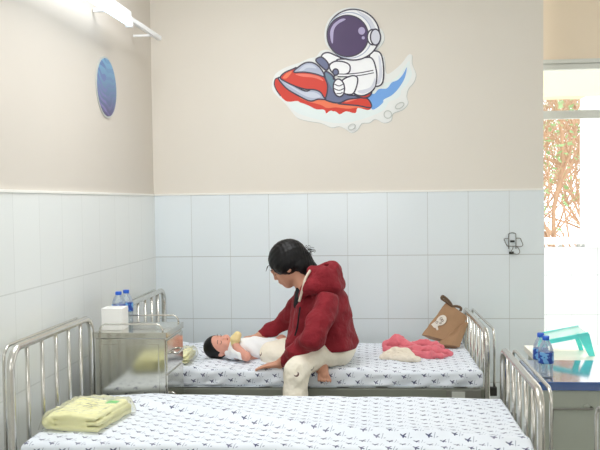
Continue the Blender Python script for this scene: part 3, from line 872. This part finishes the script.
def line(pts, w=4.4, mat='s_ink', sub=6, closed=False, smooth=True):
    layer[0] += 1
    P = smooth_path([(p[0], p[1], 0) for p in pts], sub, closed) if smooth else [V((p[0], p[1], 0)) for p in pts]
    n = len(P); L = []
    for i in range(n):
        a = P[(i - 1) % n] if (closed or i) else P[0]; b = P[(i + 1) % n] if (closed or i < n - 1) else P[-1]
        t = (b - a).normalized(); nn = V((-t.y, t.x, 0)) * w / 2
        L.append((sm.verts.new(D((P[i].x + nn.x, P[i].y + nn.y))), sm.verts.new(D((P[i].x - nn.x, P[i].y - nn.y)))))
    for i in range(n if closed else n - 1):
        j = (i + 1) % n; f = sm.faces.new((L[i][0], L[j][0], L[j][1], L[i][1])); f.material_index = STK.index(mat)
def shape(pts, mat, w=4.6, sub=5): fill(pts, mat, sub); line(pts, w, closed=True, sub=sub)
def oval(cx, cy, rx, ry, rot=0, n=20):
    c, s_ = math.cos(rot), math.sin(rot)
    return [(cx + rx * math.cos(2 * PI * i / n) * c - ry * math.sin(2 * PI * i / n) * s_, cy + rx * math.cos(2 * PI * i / n) * s_ + ry * math.sin(2 * PI * i / n) * c) for i in range(n)]
base = [(22, 270), (34, 238), (70, 216), (112, 202), (145, 188), (168, 182), (182, 165), (208, 160), (222, 170), (200, 145), (195, 108), (206, 70), (236, 40), (276, 27), (318, 33), (348, 54), (364, 84), (382, 102), (386, 130), (370, 154), (362, 164), (385, 182), (390, 228), (402, 236), (440, 206), (462, 178), (474, 178), (474, 205), (486, 236), (480, 262), (462, 284), (456, 308), (460, 330), (442, 350), (412, 362), (406, 384), (382, 392), (356, 380), (336, 392), (312, 394), (298, 414), (278, 424), (258, 412), (238, 404), (214, 408), (180, 394), (140, 388), (104, 378), (84, 356), (62, 330), (38, 308), (24, 290)]
fill([(a + 2, b + 2) for a, b in base], 's_edge', 3); fill(base, 's_white', 3)
fill([(320, 350), (342, 300), (375, 285), (385, 266), (405, 262), (430, 242), (448, 218), (466, 196), (468, 215), (474, 240), (458, 270), (440, 288), (436, 305), (420, 318), (400, 325), (385, 350), (350, 368), (300, 385), (240, 395), (180, 385), (110, 365), (80, 340), (120, 330), (220, 350)], 's_water', 3)
fill([(321, 313), (341, 300), (354, 300), (369, 285), (394, 283), (409, 265), (429, 256), (446, 238), (458, 216), (451, 250), (431, 283), (409, 305), (384, 318), (381, 328), (364, 343), (346, 350), (336, 328)], 's_blue', 4)
# craft
hull = [(30, 272), (32, 256), (44, 250), (60, 254), (90, 280), (150, 312), (200, 306), (250, 320), (310, 322), (340, 332), (343, 346), (330, 352), (300, 345), (292, 362), (262, 356), (240, 366), (214, 354), (196, 364), (186, 352), (160, 352), (140, 340), (120, 336), (106, 324), (72, 326), (50, 308)]
fill(hull, 's_red', 3)
fill([(110, 312), (150, 320), (200, 310), (260, 328), (335, 334), (340, 346), (300, 344), (270, 348), (230, 344), (200, 346), (180, 336), (140, 326)], 's_orange', 4)
line([(50, 308), (36, 288), (30, 270), (34, 254), (46, 250)], 3.6)
fill([(140, 338), (165, 350), (192, 352), (200, 368), (224, 356), (246, 368), (268, 358), (296, 364), (304, 350), (330, 356), (320, 372), (280, 384), (210, 384), (150, 372), (96, 356), (76, 330), (108, 328)], 's_water', 4)
shape([(236, 330), (262, 316), (290, 306), (324, 312), (340, 326), (341, 344), (300, 338), (256, 334)], 's_red')
fill([(258, 326), (285, 314), (300, 316), (270, 326)], 's_pink')
shape([(194, 232), (215, 238), (232, 262), (260, 300), (300, 306), (322, 300), (312, 312), (270, 318), (238, 330), (200, 322), (190, 310), (200, 280)], 's_slate')
fill([(196, 236), (212, 242), (226, 262), (222, 290), (206, 262)], 's_teal')
shape([(290, 304), (318, 296), (340, 284), (346, 292), (338, 308), (318, 314)], 's_red')
shape([(44, 254), (52, 250), (78, 266), (130, 292), (160, 284), (190, 304), (196, 318), (172, 318), (146, 324), (110, 308), (70, 284)], 's_gray')
fill([(60, 262), (78, 272), (120, 294), (160, 296), (180, 310), (150, 314), (112, 298)], 's_gray2')
shape([(50, 250), (64, 234), (92, 222), (104, 218), (124, 228), (160, 230), (188, 242), (203, 272), (200, 304), (193, 314), (180, 296), (160, 288), (130, 286), (96, 276), (66, 262)], 's_red')
fill([(100, 238), (140, 238), (176, 246), (190, 260), (160, 250), (120, 246)], 's_pink')
fill([(58, 250), (70, 236), (88, 228), (84, 238), (70, 252)], 's_orange')
shape([(94, 232), (112, 214), (134, 202), (156, 202), (176, 214), (190, 234), (191, 246), (166, 238), (130, 232)], 's_gray')
fill([(112, 226), (130, 210), (154, 208), (168, 220), (140, 218), (122, 228)], 's_gray2')
# far arm, handlebar, backpack, torso
shape([(182, 196), (188, 176), (206, 170), (228, 178), (250, 190), (240, 206), (214, 206), (196, 208)], 's_white2')
shape([(166, 194), (184, 184), (202, 198), (208, 214), (200, 226), (184, 214)], 's_slate')
shape([(342, 172), (364, 166), (378, 180), (384, 220), (382, 258), (372, 274), (354, 276), (344, 262), (336, 220)], 's_white2')
fill([(368, 180), (376, 196), (379, 240), (372, 266), (362, 268), (370, 230)], 's_shade')
shape([(232, 196), (270, 190), (320, 186), (346, 188), (358, 214), (362, 250), (352, 286), (320, 306), (290, 300), (270, 266), (262, 236)], 's_white2')
fill([(300, 292), (340, 280), (356, 250), (354, 280), (322, 300)], 's_shade')
shape([(210, 212), (228, 198), (258, 200), (276, 212), (272, 234), (246, 240), (220, 234)], 's_white2')
line([(236, 242), (270, 242), (310, 238), (352, 230)], 11); line([(236, 242), (270, 242), (310, 238), (353, 230)], 5, 's_white2')
shape([(248, 262), (280, 244), (300, 250), (296, 280), (282, 302), (252, 296)], 's_white2')
shape(oval(240, 282, 18, 28, -.1), 's_white2')
line([(226, 270), (240, 276), (254, 270)], 3); line([(224, 284), (240, 290), (256, 284)], 3); line([(232, 300), (244, 300), (252, 296)], 3)
shape(oval(230, 232, 9, 10), 's_slate'); line([(226, 242), (222, 256)], 5)
# helmet
shape(oval(288, 114, 84, 80), 's_white2', 4.5, 4)
fill([(300, 38), (340, 60), (362, 100), (350, 100), (328, 66)], 's_shade')
line(oval(276, 116, 72, 72), 3.2, 's_gray', 3, True)
shape(oval(270, 118, 66, 65), 's_purple', 4.5, 4)
fill([(216, 132), (214, 104), (226, 80), (250, 64), (264, 66), (240, 80), (226, 100), (222, 140)], 's_lav')
fill(oval(315, 102, 11, 12), 's_lav'); fill(oval(320, 124, 5, 5), 's_lav')
shape(oval(350, 122, 17, 24), 's_white2'); shape(oval(359, 122, 16, 25), 's_shade')
for cx, cy, rx, ry in ((396, 366, 12, 12), (434, 338, 15, 8), (280, 406, 12, 8)):
    line(oval(cx, cy, rx, ry, -.5 if rx > ry else 0), 3, 's_edge', 3, True)
me = bpy.data.meshes.new('wall_sticker'); sm.to_mesh(me); sm.free()
for p in me.polygons:
    if p.normal.y > 0: p.flip()
ws = link_mesh('astronaut_sticker', me, STK)
tag(ws, 'flat cut-out sticker of an astronaut riding a red water scooter, high on the back wall', 'sticker')

# ---- wall lamp: white batten with a lit tube, and the slim conduit that runs on to the corner
lp = thing('tube_lamp', 'white batten lamp with a lit fluorescent tube high on the side wall', 'lamp', (0.13, -1.52, 2.50))
lp.rotation_euler = (math.radians(1.2), 0, 0)
bm = bmesh.new(); box(bm, -.022, .022, -.62, .62, .0, .045, .006); finish('housing', bm, 'white_plastic', lp)
bm = bmesh.new(); tube(bm, [(.012, -.59, -.022), (.012, .59, -.022)], .014, 14); finish('tube', bm, 'tube', lp)
for y in (-.605, .605):
    bm = bmesh.new(); box(bm, -.006, .03, y - .014, y + .014, -.04, .01, .003); finish('socket', bm, 'white_plastic', lp)
for y in (-.45, .45):
    bm = bmesh.new(); box(bm, -.125, -.02, y - .012, y + .012, .012, .03, .002); finish('wall_bracket', bm, 'white_plastic', lp)
cd = thing('conduit', 'slim white conduit running from the tube lamp towards the room corner', 'conduit', (0.13, -.88, 2.515))
cd.rotation_euler = (math.radians(.8), 0, math.radians(-1))
bm = bmesh.new(); box(bm, -.012, .012, -.02, .58, .0, .026, .004); finish('channel', bm, 'white_plastic', cd)
bm = bmesh.new(); box(bm, -.125, -.01, .45, .47, .004, .016, .002); finish('wall_bracket', bm, 'white_plastic', cd)

# ================================================================== THE WOMAN
wm = thing('person', 'woman in dark red hooded jacket and cream trousers, bending over the baby', 'person', (0, 0, 0))
pel = (1.19, -.83, .785); chest = (1.12, -.85, .98); nb = (1.06, -.86, 1.085); HC = np.array((.956, -.85, 1.212))
SN = (1.17, -1.0, 1.02); EN = (1.11, -1.115, .865); WN = (.925, -1.01, .712)
SF = (1.03, -.70, 1.01); EF = (.905, -.62, .87); WF = (.765, -.665, .792)
HN = (1.21, -.89, .765); KN = (1.015, -1.135, .70); AN = (1.01, -1.19, .28)
HFp = (1.21, -.75, .765); KF = (.86, -.77, .725); AF = (1.10, -.93, .715)
pit = math.radians(33)
F = np.array((-math.cos(pit), 0.0, -math.sin(pit))); U = np.array((-math.sin(pit), 0.0, math.cos(pit))); Sd = np.array((0, 1.0, 0))
# the head turns slightly away from the camera
ya = math.radians(-8)
F = F * math.cos(ya) - Sd * math.sin(ya) * 1.0; F /= np.linalg.norm(F); Sd = np.cross(U, F) ; Sd /= np.linalg.norm(Sd); U = np.cross(F, Sd)
R3 = [F, Sd, U]
def hp(f, sd, u): return HC + F * f + Sd * sd + U * u

def hand(s, wrist, fwd, side, up, thumb_side, sc=1.0, curl=.3, k=.006):
    """palm, four unequal bent fingers and a thumb from the side of the palm"""
    w = np.array(wrist); fwd = np.array(fwd, float); fwd /= np.linalg.norm(fwd); side = np.array(side, float); side -= fwd * (side @ fwd); side /= np.linalg.norm(side)
    up = np.cross(fwd, side); up = up if up[2] > 0 else -up
    s.cone(w, w + fwd * .03 * sc, .021 * sc, .022 * sc, k=.012, flat=(up, .75))
    for i, (o, L, r) in enumerate(((-.030, .060, .0078), (-.010, .070, .0084), (.010, .066, .0084), (.030, .058, .0078))):
        o *= .95
        a = w + fwd * .02 * sc + side * o * .6 * sc; b = w + fwd * .078 * sc + side * o * sc
        s.cone(a, b, .014 * sc, .0115 * sc, k=.01)
        p = b; ang = 0.08
        for seg, fr in enumerate((.45, .32, .23)):
            ang += curl * (.5 + .3 * seg)
            q = p + (fwd * math.cos(ang) - up * math.sin(ang) + side * o * 3.6 * fr) * L * fr * sc
            rr = r * (1 - .1 * seg) * sc
            s.cone(p, q, rr, rr * .92, k=.003); p = q
    a = w + fwd * .022 * sc + side * thumb_side * .016 * sc; b = w + fwd * .052 * sc + side * thumb_side * .045 * sc - up * .004; c = w + fwd * .085 * sc + side * thumb_side * .058 * sc - up * .010
    s.cone(a, b, .013 * sc, .010 * sc, k=.008); s.cone(b, c, .0098 * sc, .0078 * sc, k=.004)

s = Soft((.60, -1.33, .13), (1.40, -.50, 1.36), .0042, k=.02)
s.ell(hp(-.012, 0, .022), (.093, .074, .088), R3).ell(hp(.030, 0, -.045), (.058, .054, .062), R3).cone(hp(.055, 0, -.085), hp(.058, 0, -.088), .022, .02, k=.03)
s.cone(hp(.088, 0, .0), hp(.099, 0, -.028), .008, .0095, k=.016).cone(hp(.082, .012, -.056), hp(.082, -.012, -.056), .011, .011, k=.014)
s.cone(hp(.080, .03, .012), hp(.080, -.03, .012), .013, .013, k=.02)
for q in (-1, 1):
    s.ell(hp(.079, q * .030, -.004), (.010, .017, .011), R3, k=.01, cut=True)
    s.ell(hp(.071, q * .030, -.004), (.011, .014, .0105), R3, k=.004)
    s.ell(hp(-.008, q * .074, -.012), (.018, .009, .030), R3, k=.008).ell(hp(-.004, q * .083, -.012), (.009, .006, .018), R3, k=.004, cut=True)
s.cone(hp(-.03, 0, -.055), nb, .050, .052).cone(nb, chest, .06, .09)
s.ell(chest, (.085, .125, .10)).ell((1.15, -.84, .88), (.10, .135, .11)).ell(pel, (.095, .14, .07))
s.chain([SN, EN, WN], [.052, .040, .025]).chain([SF, EF, WF], [.052, .040, .025])
s.chain([HN, (1.10, -1.02, .752), KN, AN], [.058, .050, .040, .034]).chain([HFp, KF, AF], [.058, .048, .034])
s.cone(AN, (.93, -1.20, .235), .03, .024).cone((.93, -1.20, .235), (.86, -1.205, .22), .024, .012)
# bare far foot tucked under the near thigh
ft = [(1.10, -.95, .712), (1.14, -1.02, .695), (1.158, -1.065, .668)]
s.chain(ft, [.032, .030, .024])
for i in range(5):
    o = (i - 2) * .013; a = np.array((1.156 + o * .95, -1.072, .664 - o * .12)); b = a + np.array((.004 + o * .2, -.018 + abs(o) * .2, -.022))
    s.cone(a, b, .009 - .0005 * i, .0078 - .0005 * i, k=.003)
hand(s, WN, (-.95, .12, -.16), (.1, 1, 0), (0, 0, 1), 1, .92, .12)
hand(s, WF, (-.93, -.22, -.10), (-.2, 1, 0), (0, 0, 1), -1, .92, .35)
s.obj('body', 'skin', wm, relax=1)

# hair
s = Soft((.80, -1.0, 1.02), (1.14, -.70, 1.38), .004, k=.016)
s.ell(hp(-.020, 0, .028), (.108, .088, .100), R3).ell(hp(-.070, 0, -.035), (.05, .070, .065), R3)
s.ell(hp(.0, -.062, .012), (.05, .026, .048), R3).ell(hp(.0, .062, .012), (.05, .026, .048), R3)
s.ell(hp(.112, 0, -.065), (.060, .11, .088), R3, k=.012, cut=True)
s.ell(hp(-.006, -.088, -.020), (.018, .014, .028), R3, k=.006, cut=True)
s.ell(hp(-.098, -.01, -.020), (.034, .038, .036), R3, k=.014).chain([hp(-.07, 0, -.04), hp(-.075, -.005, -.09), hp(-.055, -.01, -.125)], [.055, .050, .030])
s.cone(hp(-.035, -.040, -.055), hp(-.050, -.030, -.115), .042, .034)
s.warp(lambda x, y, z: .0007 * np.sin((x * U[0] + z * U[2]) * 210 + y * 120) + .001 * np.sin(x * 300 + y * 240))
hr = s.obj('hair', 'hair', wm, relax=1)
rnd = random.Random(5)
bm = bmesh.new()
for i in range(46):
    a = hp(-.105 + rnd.uniform(-.03, .02), rnd.uniform(-.04, .03), -.01 + rnd.uniform(-.03, .03)); d = V((rnd.uniform(-.2, 1), rnd.uniform(-.7, .3), rnd.uniform(-.7, .9))).normalized()
    L = rnd.uniform(.02, .045); c = V(a)
    tube(bm, smooth_path([c, c + d * L * .6, c + d * L + V((.004, 0, -.012))], 3), .0014, 4)
finish('loose_hair', bm, 'hair', hr); bm = bmesh.new()
for i in range(4):
    c = V(hp(.082, -.03 + .01 * i, .045)); tube(bm, smooth_path([c, c + V((-.018, -.004, -.004)), c + V((-.026, -.004, -.02 - .004 * i))], 3), .0012, 4)
finish('hair_strand', bm, 'hair', hr)
# brows, closed-looking lids and lips
bm = bmesh.new()
for q in (-1, 1):
    bm = bmesh.new(); tube(bm, smooth_path([hp(.090, q * .014, .016), hp(.089, q * .030, .022), hp(.078, q * .046, .018)], 4), .0028, 6); finish('eyebrow', bm, 'hair', wm)
    bm = bmesh.new(); tube(bm, smooth_path([hp(.0815, q * .018, -.008), hp(.083, q * .030, -.012), hp(.076, q * .042, -.008)], 4), .0016, 6); finish('eyelash', bm, 'hair', wm)
bm = bmesh.new(); tube(bm, smooth_path([hp(.087, -.018, -.056), hp(.0945, 0, -.054), hp(.087, .018, -.056)], 5), .0042, 8, radii=[.002] + [.0042] * 9 + [.002]); finish('lips', bm, 'lip', wm)

# trousers
def folds(a, f1, f2, ph=0):
    return lambda x, y, z: a * np.sin(f1 * (x * .8 + z * .9 + y * .3) + 1.6 * np.sin(f2 * (x - z + y) + ph)) * .6 + a * .5 * np.sin(f1 * 1.7 * (x * .3 - z + y * .6) + 2 * np.sin(f2 * y))
s = Soft((.74, -1.32, .22), (1.40, -.55, .96), .005, k=.03)
s.ell((1.195, -.83, .760), (.118, .172, .085))
s.chain([(1.215, -.89, .760), (1.10, -1.02, .755), (1.026, -1.122, .706)], [.080, .067, .061]).chain([(1.020, -1.130, .70), (1.012, -1.165, .50), (1.01, -1.185, .33)], [.061, .066, .066])
s.chain([HFp, (1.02, -.76, .75), (.855, -.775, .722)], [.088, .082, .064]).chain([(.855, -.775, .722), (1.0, -.86, .718), (1.09, -.925, .715)], [.064, .056, .046])
s.warp(folds(.0022, 62, 12)); s.warp(crumple(.0035, 26, 4)); s.floor(.235)
s.half((1.115, -.955, .70), (.35, -.9, 0)) if False else None
s.obj('trousers', 'pants', wm)

# hooded jacket
s = Soft((.68, -1.24, .62), (1.42, -.50, 1.30), .0045, k=.03)
s.ell((1.150, -.845, 1.00), (.130, .165, .130), k=.06).ell((1.168, -.84, .90), (.136, .170, .14), k=.06).ell((1.180, -.83, .80), (.137, .192, .13), k=.05).ell((1.186, -.83, .785), (.141, .192, .07), k=.03)
s.cone((1.06, -.89, 1.02), (1.00, -.90, .80), .070, .055, flat=((1, .5, 0), .8)).cone((1.03, -.80, 1.0), (.985, -.80, .80), .065, .05)
s.cone((1.05, -.90, .86), (.965, -.90, .775), .055, .030)
s.chain([SN, (1.135, -1.07, .94), EN, (1.01, -1.065, .785), (.945, -1.018, .722)], [.066, .064, .058, .048, .037])
s.chain([SF, (.965, -.66, .935), EF, (.83, -.645, .83), (.775, -.658, .806)], [.072, .060, .052, .043, .035])
s.warp(folds(.003, 44, 9, 1)).warp(crumple(.006, 13, 12)).warp(lambda x, y, z: .005 * np.abs(np.sin(34 * (z + .45 * x) + 2.2 * np.sin(9 * x + 7 * y))))
s.half((1.2, -.83, .775), (0.10, 0, -1)) if False else None
g = np.meshgrid(*[s.lo[i] + s.vox * np.arange(s.n[i]) for i in range(3)], indexing='ij')
hem = np.where(g[0] > 1.03, (.772 - .07 * np.clip((g[0] - 1.1), 0, .2) * 0) - g[2], -1)      # level hem over the seat
s.f = np.maximum(s.f, hem)
# open neck in front
s.cone((1.02, -.88, 1.13), (1.005, -.90, 1.02), .036, .020, k=.01, cut=True)
# cuffs: cut the sleeves square
def cut_beyond(s, p, d, rad):
    p = np.array(p); d = np.array(d, float); d /= np.linalg.norm(d)
    q = sum((g[i] - p[i]) * d[i] for i in range(3)); dist = np.sqrt(sum((g[i] - p[i]) ** 2 for i in range(3)))
    s.f = np.where(dist < rad, np.maximum(s.f, q), s.f)
cut_beyond(s, (.935, -1.012, .717), np.array(WN) - np.array(EN), .065)
cut_beyond(s, (.772, -.658, .805), np.array(WF) - np.array(EF), .065)
jk = s.obj('hooded_jacket', 'hoodie', wm, relax=1)
# hood lying on the shoulders
s = Soft((.98, -1.06, .98), (1.33, -.66, 1.29), .0045, k=.022)
s.chain([(1.04, -.955, 1.06), (1.085, -.985, 1.11), (1.155, -.965, 1.165), (1.195, -.90, 1.185), (1.19, -.82, 1.18), (1.13, -.755, 1.16), (1.06, -.745, 1.10)], [.024, .032, .036, .038, .036, .034, .028], k=.04)
s.ell((1.160, -.89, 1.11), (.085, .110, .088), k=.05).cone((1.075, -.965, 1.10), (1.095, -.945, 1.185), .030, .028).cone((1.10, -.94, 1.185), (1.16, -.92, 1.20), .026, .03).ell((1.135, -.94, 1.10), (.07, .07, .05)).cone((1.21, -.95, 1.10), (1.22, -.86, 1.11), .04, .045)
s.ell((1.125, -.87, 1.19), (.050, .062, .055), cut=True, k=.02)
s.cone((1.165, -.95, 1.215), (1.215, -.885, 1.16), .008, .010, cut=True, k=.02)
s.warp(crumple(.0042, 20, 8))
s.obj('hood', 'hoodie', jk)
# lining edge and zip
bm = bmesh.new(); tube(bm, smooth_path([(1.085, -.972, 1.19), (1.062, -.990, 1.15), (1.050, -.998, 1.105), (1.036, -.985, 1.06), (1.026, -.972, 1.03)], 6), .007, 8); finish('hood_lining', bm, 'hood_lining', jk)
s = Soft((.95, -.98, .93), (1.10, -.75, 1.12), .004, k=.01)
s.cone((1.035, -.875, 1.085), (1.01, -.89, 1.0), .036, .024)
s.obj('undershirt', 'tee', wm)
bm = bmesh.new(); tube(bm, smooth_path([(1.03, -.968, 1.0), (1.022, -.975, .95), (1.015, -.972, .90), (1.0, -.962, .85)], 6), .0045, 8); finish('zip', bm, 'tee', jk)

# ================================================================== THE BABY
by = thing('person', 'baby in white lying on its back on the printed sheet beside the woman', 'person', (0, 0, 0))
bh = np.array((.557, -.735, .753))
f0 = np.array((.30, -.60, .74)); f0 /= np.linalg.norm(f0); u0 = np.array((-.93, -.28, .10)); u0 -= f0 * (u0 @ f0); u0 /= np.linalg.norm(u0); s0 = np.cross(u0, f0)
BR = [f0, s0, u0]
def bp_(f, sd, u): return bh + (f0 * f + s0 * sd + u0 * u) * 1.1
s = Soft((.44, -.90, .665), (1.02, -.56, .86), .0034, k=.014)
s.ell(bp_(-.006, 0, .010), (.066, .0595, .068), BR).ell(bp_(.018, 0, -.026), (.046, .047, .040), BR)
s.cone(bp_(.058, 0, -.010), bp_(.062, 0, -.014), .006, .007, k=.01).ell(bp_(.046, .022, -.028), (.014, .016, .014), BR).ell(bp_(.046, -.022, -.028), (.014, .016, .014), BR)
for q in (-1, 1):
    s.ell(bp_(.054, q * .021, .004), (.006, .011, .006), BR, k=.006, cut=True); s.ell(bp_(.048, q * .021, .004), (.006, .009, .0055), BR, k=.003)
    s.ell(bp_(-.006, q * .053, -.006), (.010, .007, .014), BR, k=.004)
s.cone(bp_(0, 0, -.04), (.625, -.745, .728), .026, .03)
s.chain([(.64, -.745, .73), (.74, -.735, .732), (.83, -.725, .728)], [.048, .054, .050])
s.chain([(.655, -.79, .728), (.722, -.825, .712), (.662, -.80, .765), (.650, -.79, .79)], [.024, .022, .018, .015])
s.chain([(.655, -.69, .735), (.70, -.65, .72), (.665, -.66, .76)], [.024, .021, .017])
s.chain([(.84, -.70, .735), (.895, -.665, .775), (.94, -.68, .715), (.955, -.69, .70)], [.038, .028, .022, .018])
s.chain([(.84, -.75, .725), (.91, -.79, .735), (.95, -.73, .70)], [.036, .026, .02])
s.chain([(.955, -.69, .70), (.985, -.69, .712)], [.016, .012])
s.floor(.684)
s.obj('body', 'baby_skin', by, relax=1)
s = Soft((.44, -.86, .665), (.66, -.62, .86), .0034, k=.010)
s.ell(bp_(-.010, 0, .014), (.070, .064, .072), BR).ell(bp_(.058, 0, -.030), (.071, .082, .086), BR, cut=True, k=.008)
s.ell(bp_(0, -.058, -.022), (.02, .02, .03), BR, cut=True, k=.006)
s.floor(.684); s.obj('hair', 'hair', by, relax=1)
bm = bmesh.new()
for q in (-1, 1):
    bm = bmesh.new(); tube(bm, smooth_path([bp_(.0575, q * .012, .003), bp_(.058, q * .021, .000), bp_(.053, q * .030, .003)], 4), .0013, 6); finish('eyelash', bm, 'hair', by)
    bm = bmesh.new(); tube(bm, smooth_path([bp_(.061, q * .012, .018), bp_(.059, q * .022, .021), bp_(.053, q * .032, .018)], 4), .0012, 6); finish('eyebrow', bm, 'hair', by)
bm = bmesh.new(); tube(bm, smooth_path([bp_(.055, -.009, -.031), bp_(.061, 0, -.030), bp_(.055, .009, -.031)], 4), .003, 8); finish('lips', bm, 'lip', by)
s = Soft((.58, -.88, .665), (.98, -.58, .86), .004, k=.016)
s.chain([(.640, -.745, .734), (.74, -.735, .742), (.85, -.728, .737)], [.052, .061, .060])
s.chain([(.655, -.785, .728), (.690, -.808, .72)], [.032, .030]).chain([(.655, -.70, .735), (.690, -.665, .725)], [.032, .028])
s.chain([(.84, -.75, .727), (.90, -.785, .732)], [.046, .038])
s.warp(lambda x, y, z: .0028 * np.sin(x * 70 + z * 80) + .002 * np.sin(y * 110 - x * 60))
s.floor(.684); s.obj('romper', 'baby_white', by, relax=1)
s = Soft((.58, -.84, .74), (.74, -.70, .86), .0034, k=.008)
s.cone((.652, -.792, .778), (.655, -.790, .800), .020, .026).cone((.655, -.79, .80), (.668, -.785, .822), .026, .022)
s.obj('mitten', 'mitten', by, relax=1)

# ================================================================== CAMERA
cam_d = bpy.data.cameras.new('camera'); cam = bpy.data.objects.new('camera', cam_d); COL.objects.link(cam); SC.camera = cam
yaw, pitch, roll = .0939, .0394, -.0135
fwd = V((-math.sin(yaw) * math.cos(pitch), math.cos(yaw) * math.cos(pitch), -math.sin(pitch)))
rt = V((math.cos(yaw), math.sin(yaw), 0)); up = rt.cross(fwd)
r2 = rt * math.cos(roll) + up * math.sin(roll); u2 = -rt * math.sin(roll) + up * math.cos(roll)
mw = Matrix((( r2.x, u2.x, -fwd.x, 1.4255), (r2.y, u2.y, -fwd.y, -5.1226), (r2.z, u2.z, -fwd.z, 1.5414), (0, 0, 0, 1)))
cam.matrix_world = mw
cam_d.sensor_fit = 'HORIZONTAL'; cam_d.sensor_width = 36.0; cam_d.lens = 811.06 * 36 / 600
cam_d.shift_x = 0.0; cam_d.shift_y = 9.1 / 600
cam_d.clip_start = .05

# ================================================================== LIGHT
def area(name, loc, rot, sx, sy, power, col):
    d = bpy.data.lights.new(name, 'AREA'); d.shape = 'RECTANGLE'; d.size = sx; d.size_y = sy; d.energy = power; d.color = col
    o = bpy.data.objects.new(name, d); COL.objects.link(o); o.location = loc; o.rotation_euler = rot; return o
for (x, y, pw) in ((.8, -1.75, 36), (1.0, -5.2, 23)):
    area('ceiling_fill_light', (x, y, H - .04), (0, 0, 0), 1.0, 1.3, pw, (.97, .985, 1.0))  # added soft fill under the ceiling, no lamp fixtures modelled
area('wall_fill_light', (XR - .02, -5.3, 1.75), (0, math.radians(90), 0), 1.5, 1.8, 5, (.93, .97, 1.0))  # added fill at the unseen opening in the right wall
area('wall_fill_light', (.8, YF + .03, 1.8), (math.radians(90), 0, 0), 2.0, 1.4, 21, (.95, .98, 1.0))  # added fill from behind the camera; the front wall has no window
sun = bpy.data.lights.new('sun', 'SUN'); sun.energy = 2.2; sun.angle = math.radians(2); sun.color = (1, .95, .86)
so = bpy.data.objects.new('sun', sun); COL.objects.link(so); so.rotation_euler = (math.radians(-62), 0, math.radians(28)); so.location = (6, 9, 8)
so.rotation_euler = (math.radians(42), math.radians(8), math.radians(150))
w = bpy.data.worlds.new('sky'); SC.world = w; w.use_nodes = True
bg = w.node_tree.nodes['Background']; bg.inputs[0].default_value = (.90, .95, 1.0, 1); bg.inputs[1].default_value = 2.8
SC.view_settings.view_transform = 'Standard'; SC.view_settings.look = 'None'
SC.view_settings.exposure = 0.0; SC.view_settings.gamma = 1.0; SC.view_settings.use_curve_mapping = False
SC.cycles.max_bounces = 10; SC.cycles.diffuse_bounces = 6; SC.cycles.transparent_max_bounces = 16
SC.cycles.use_denoising = True
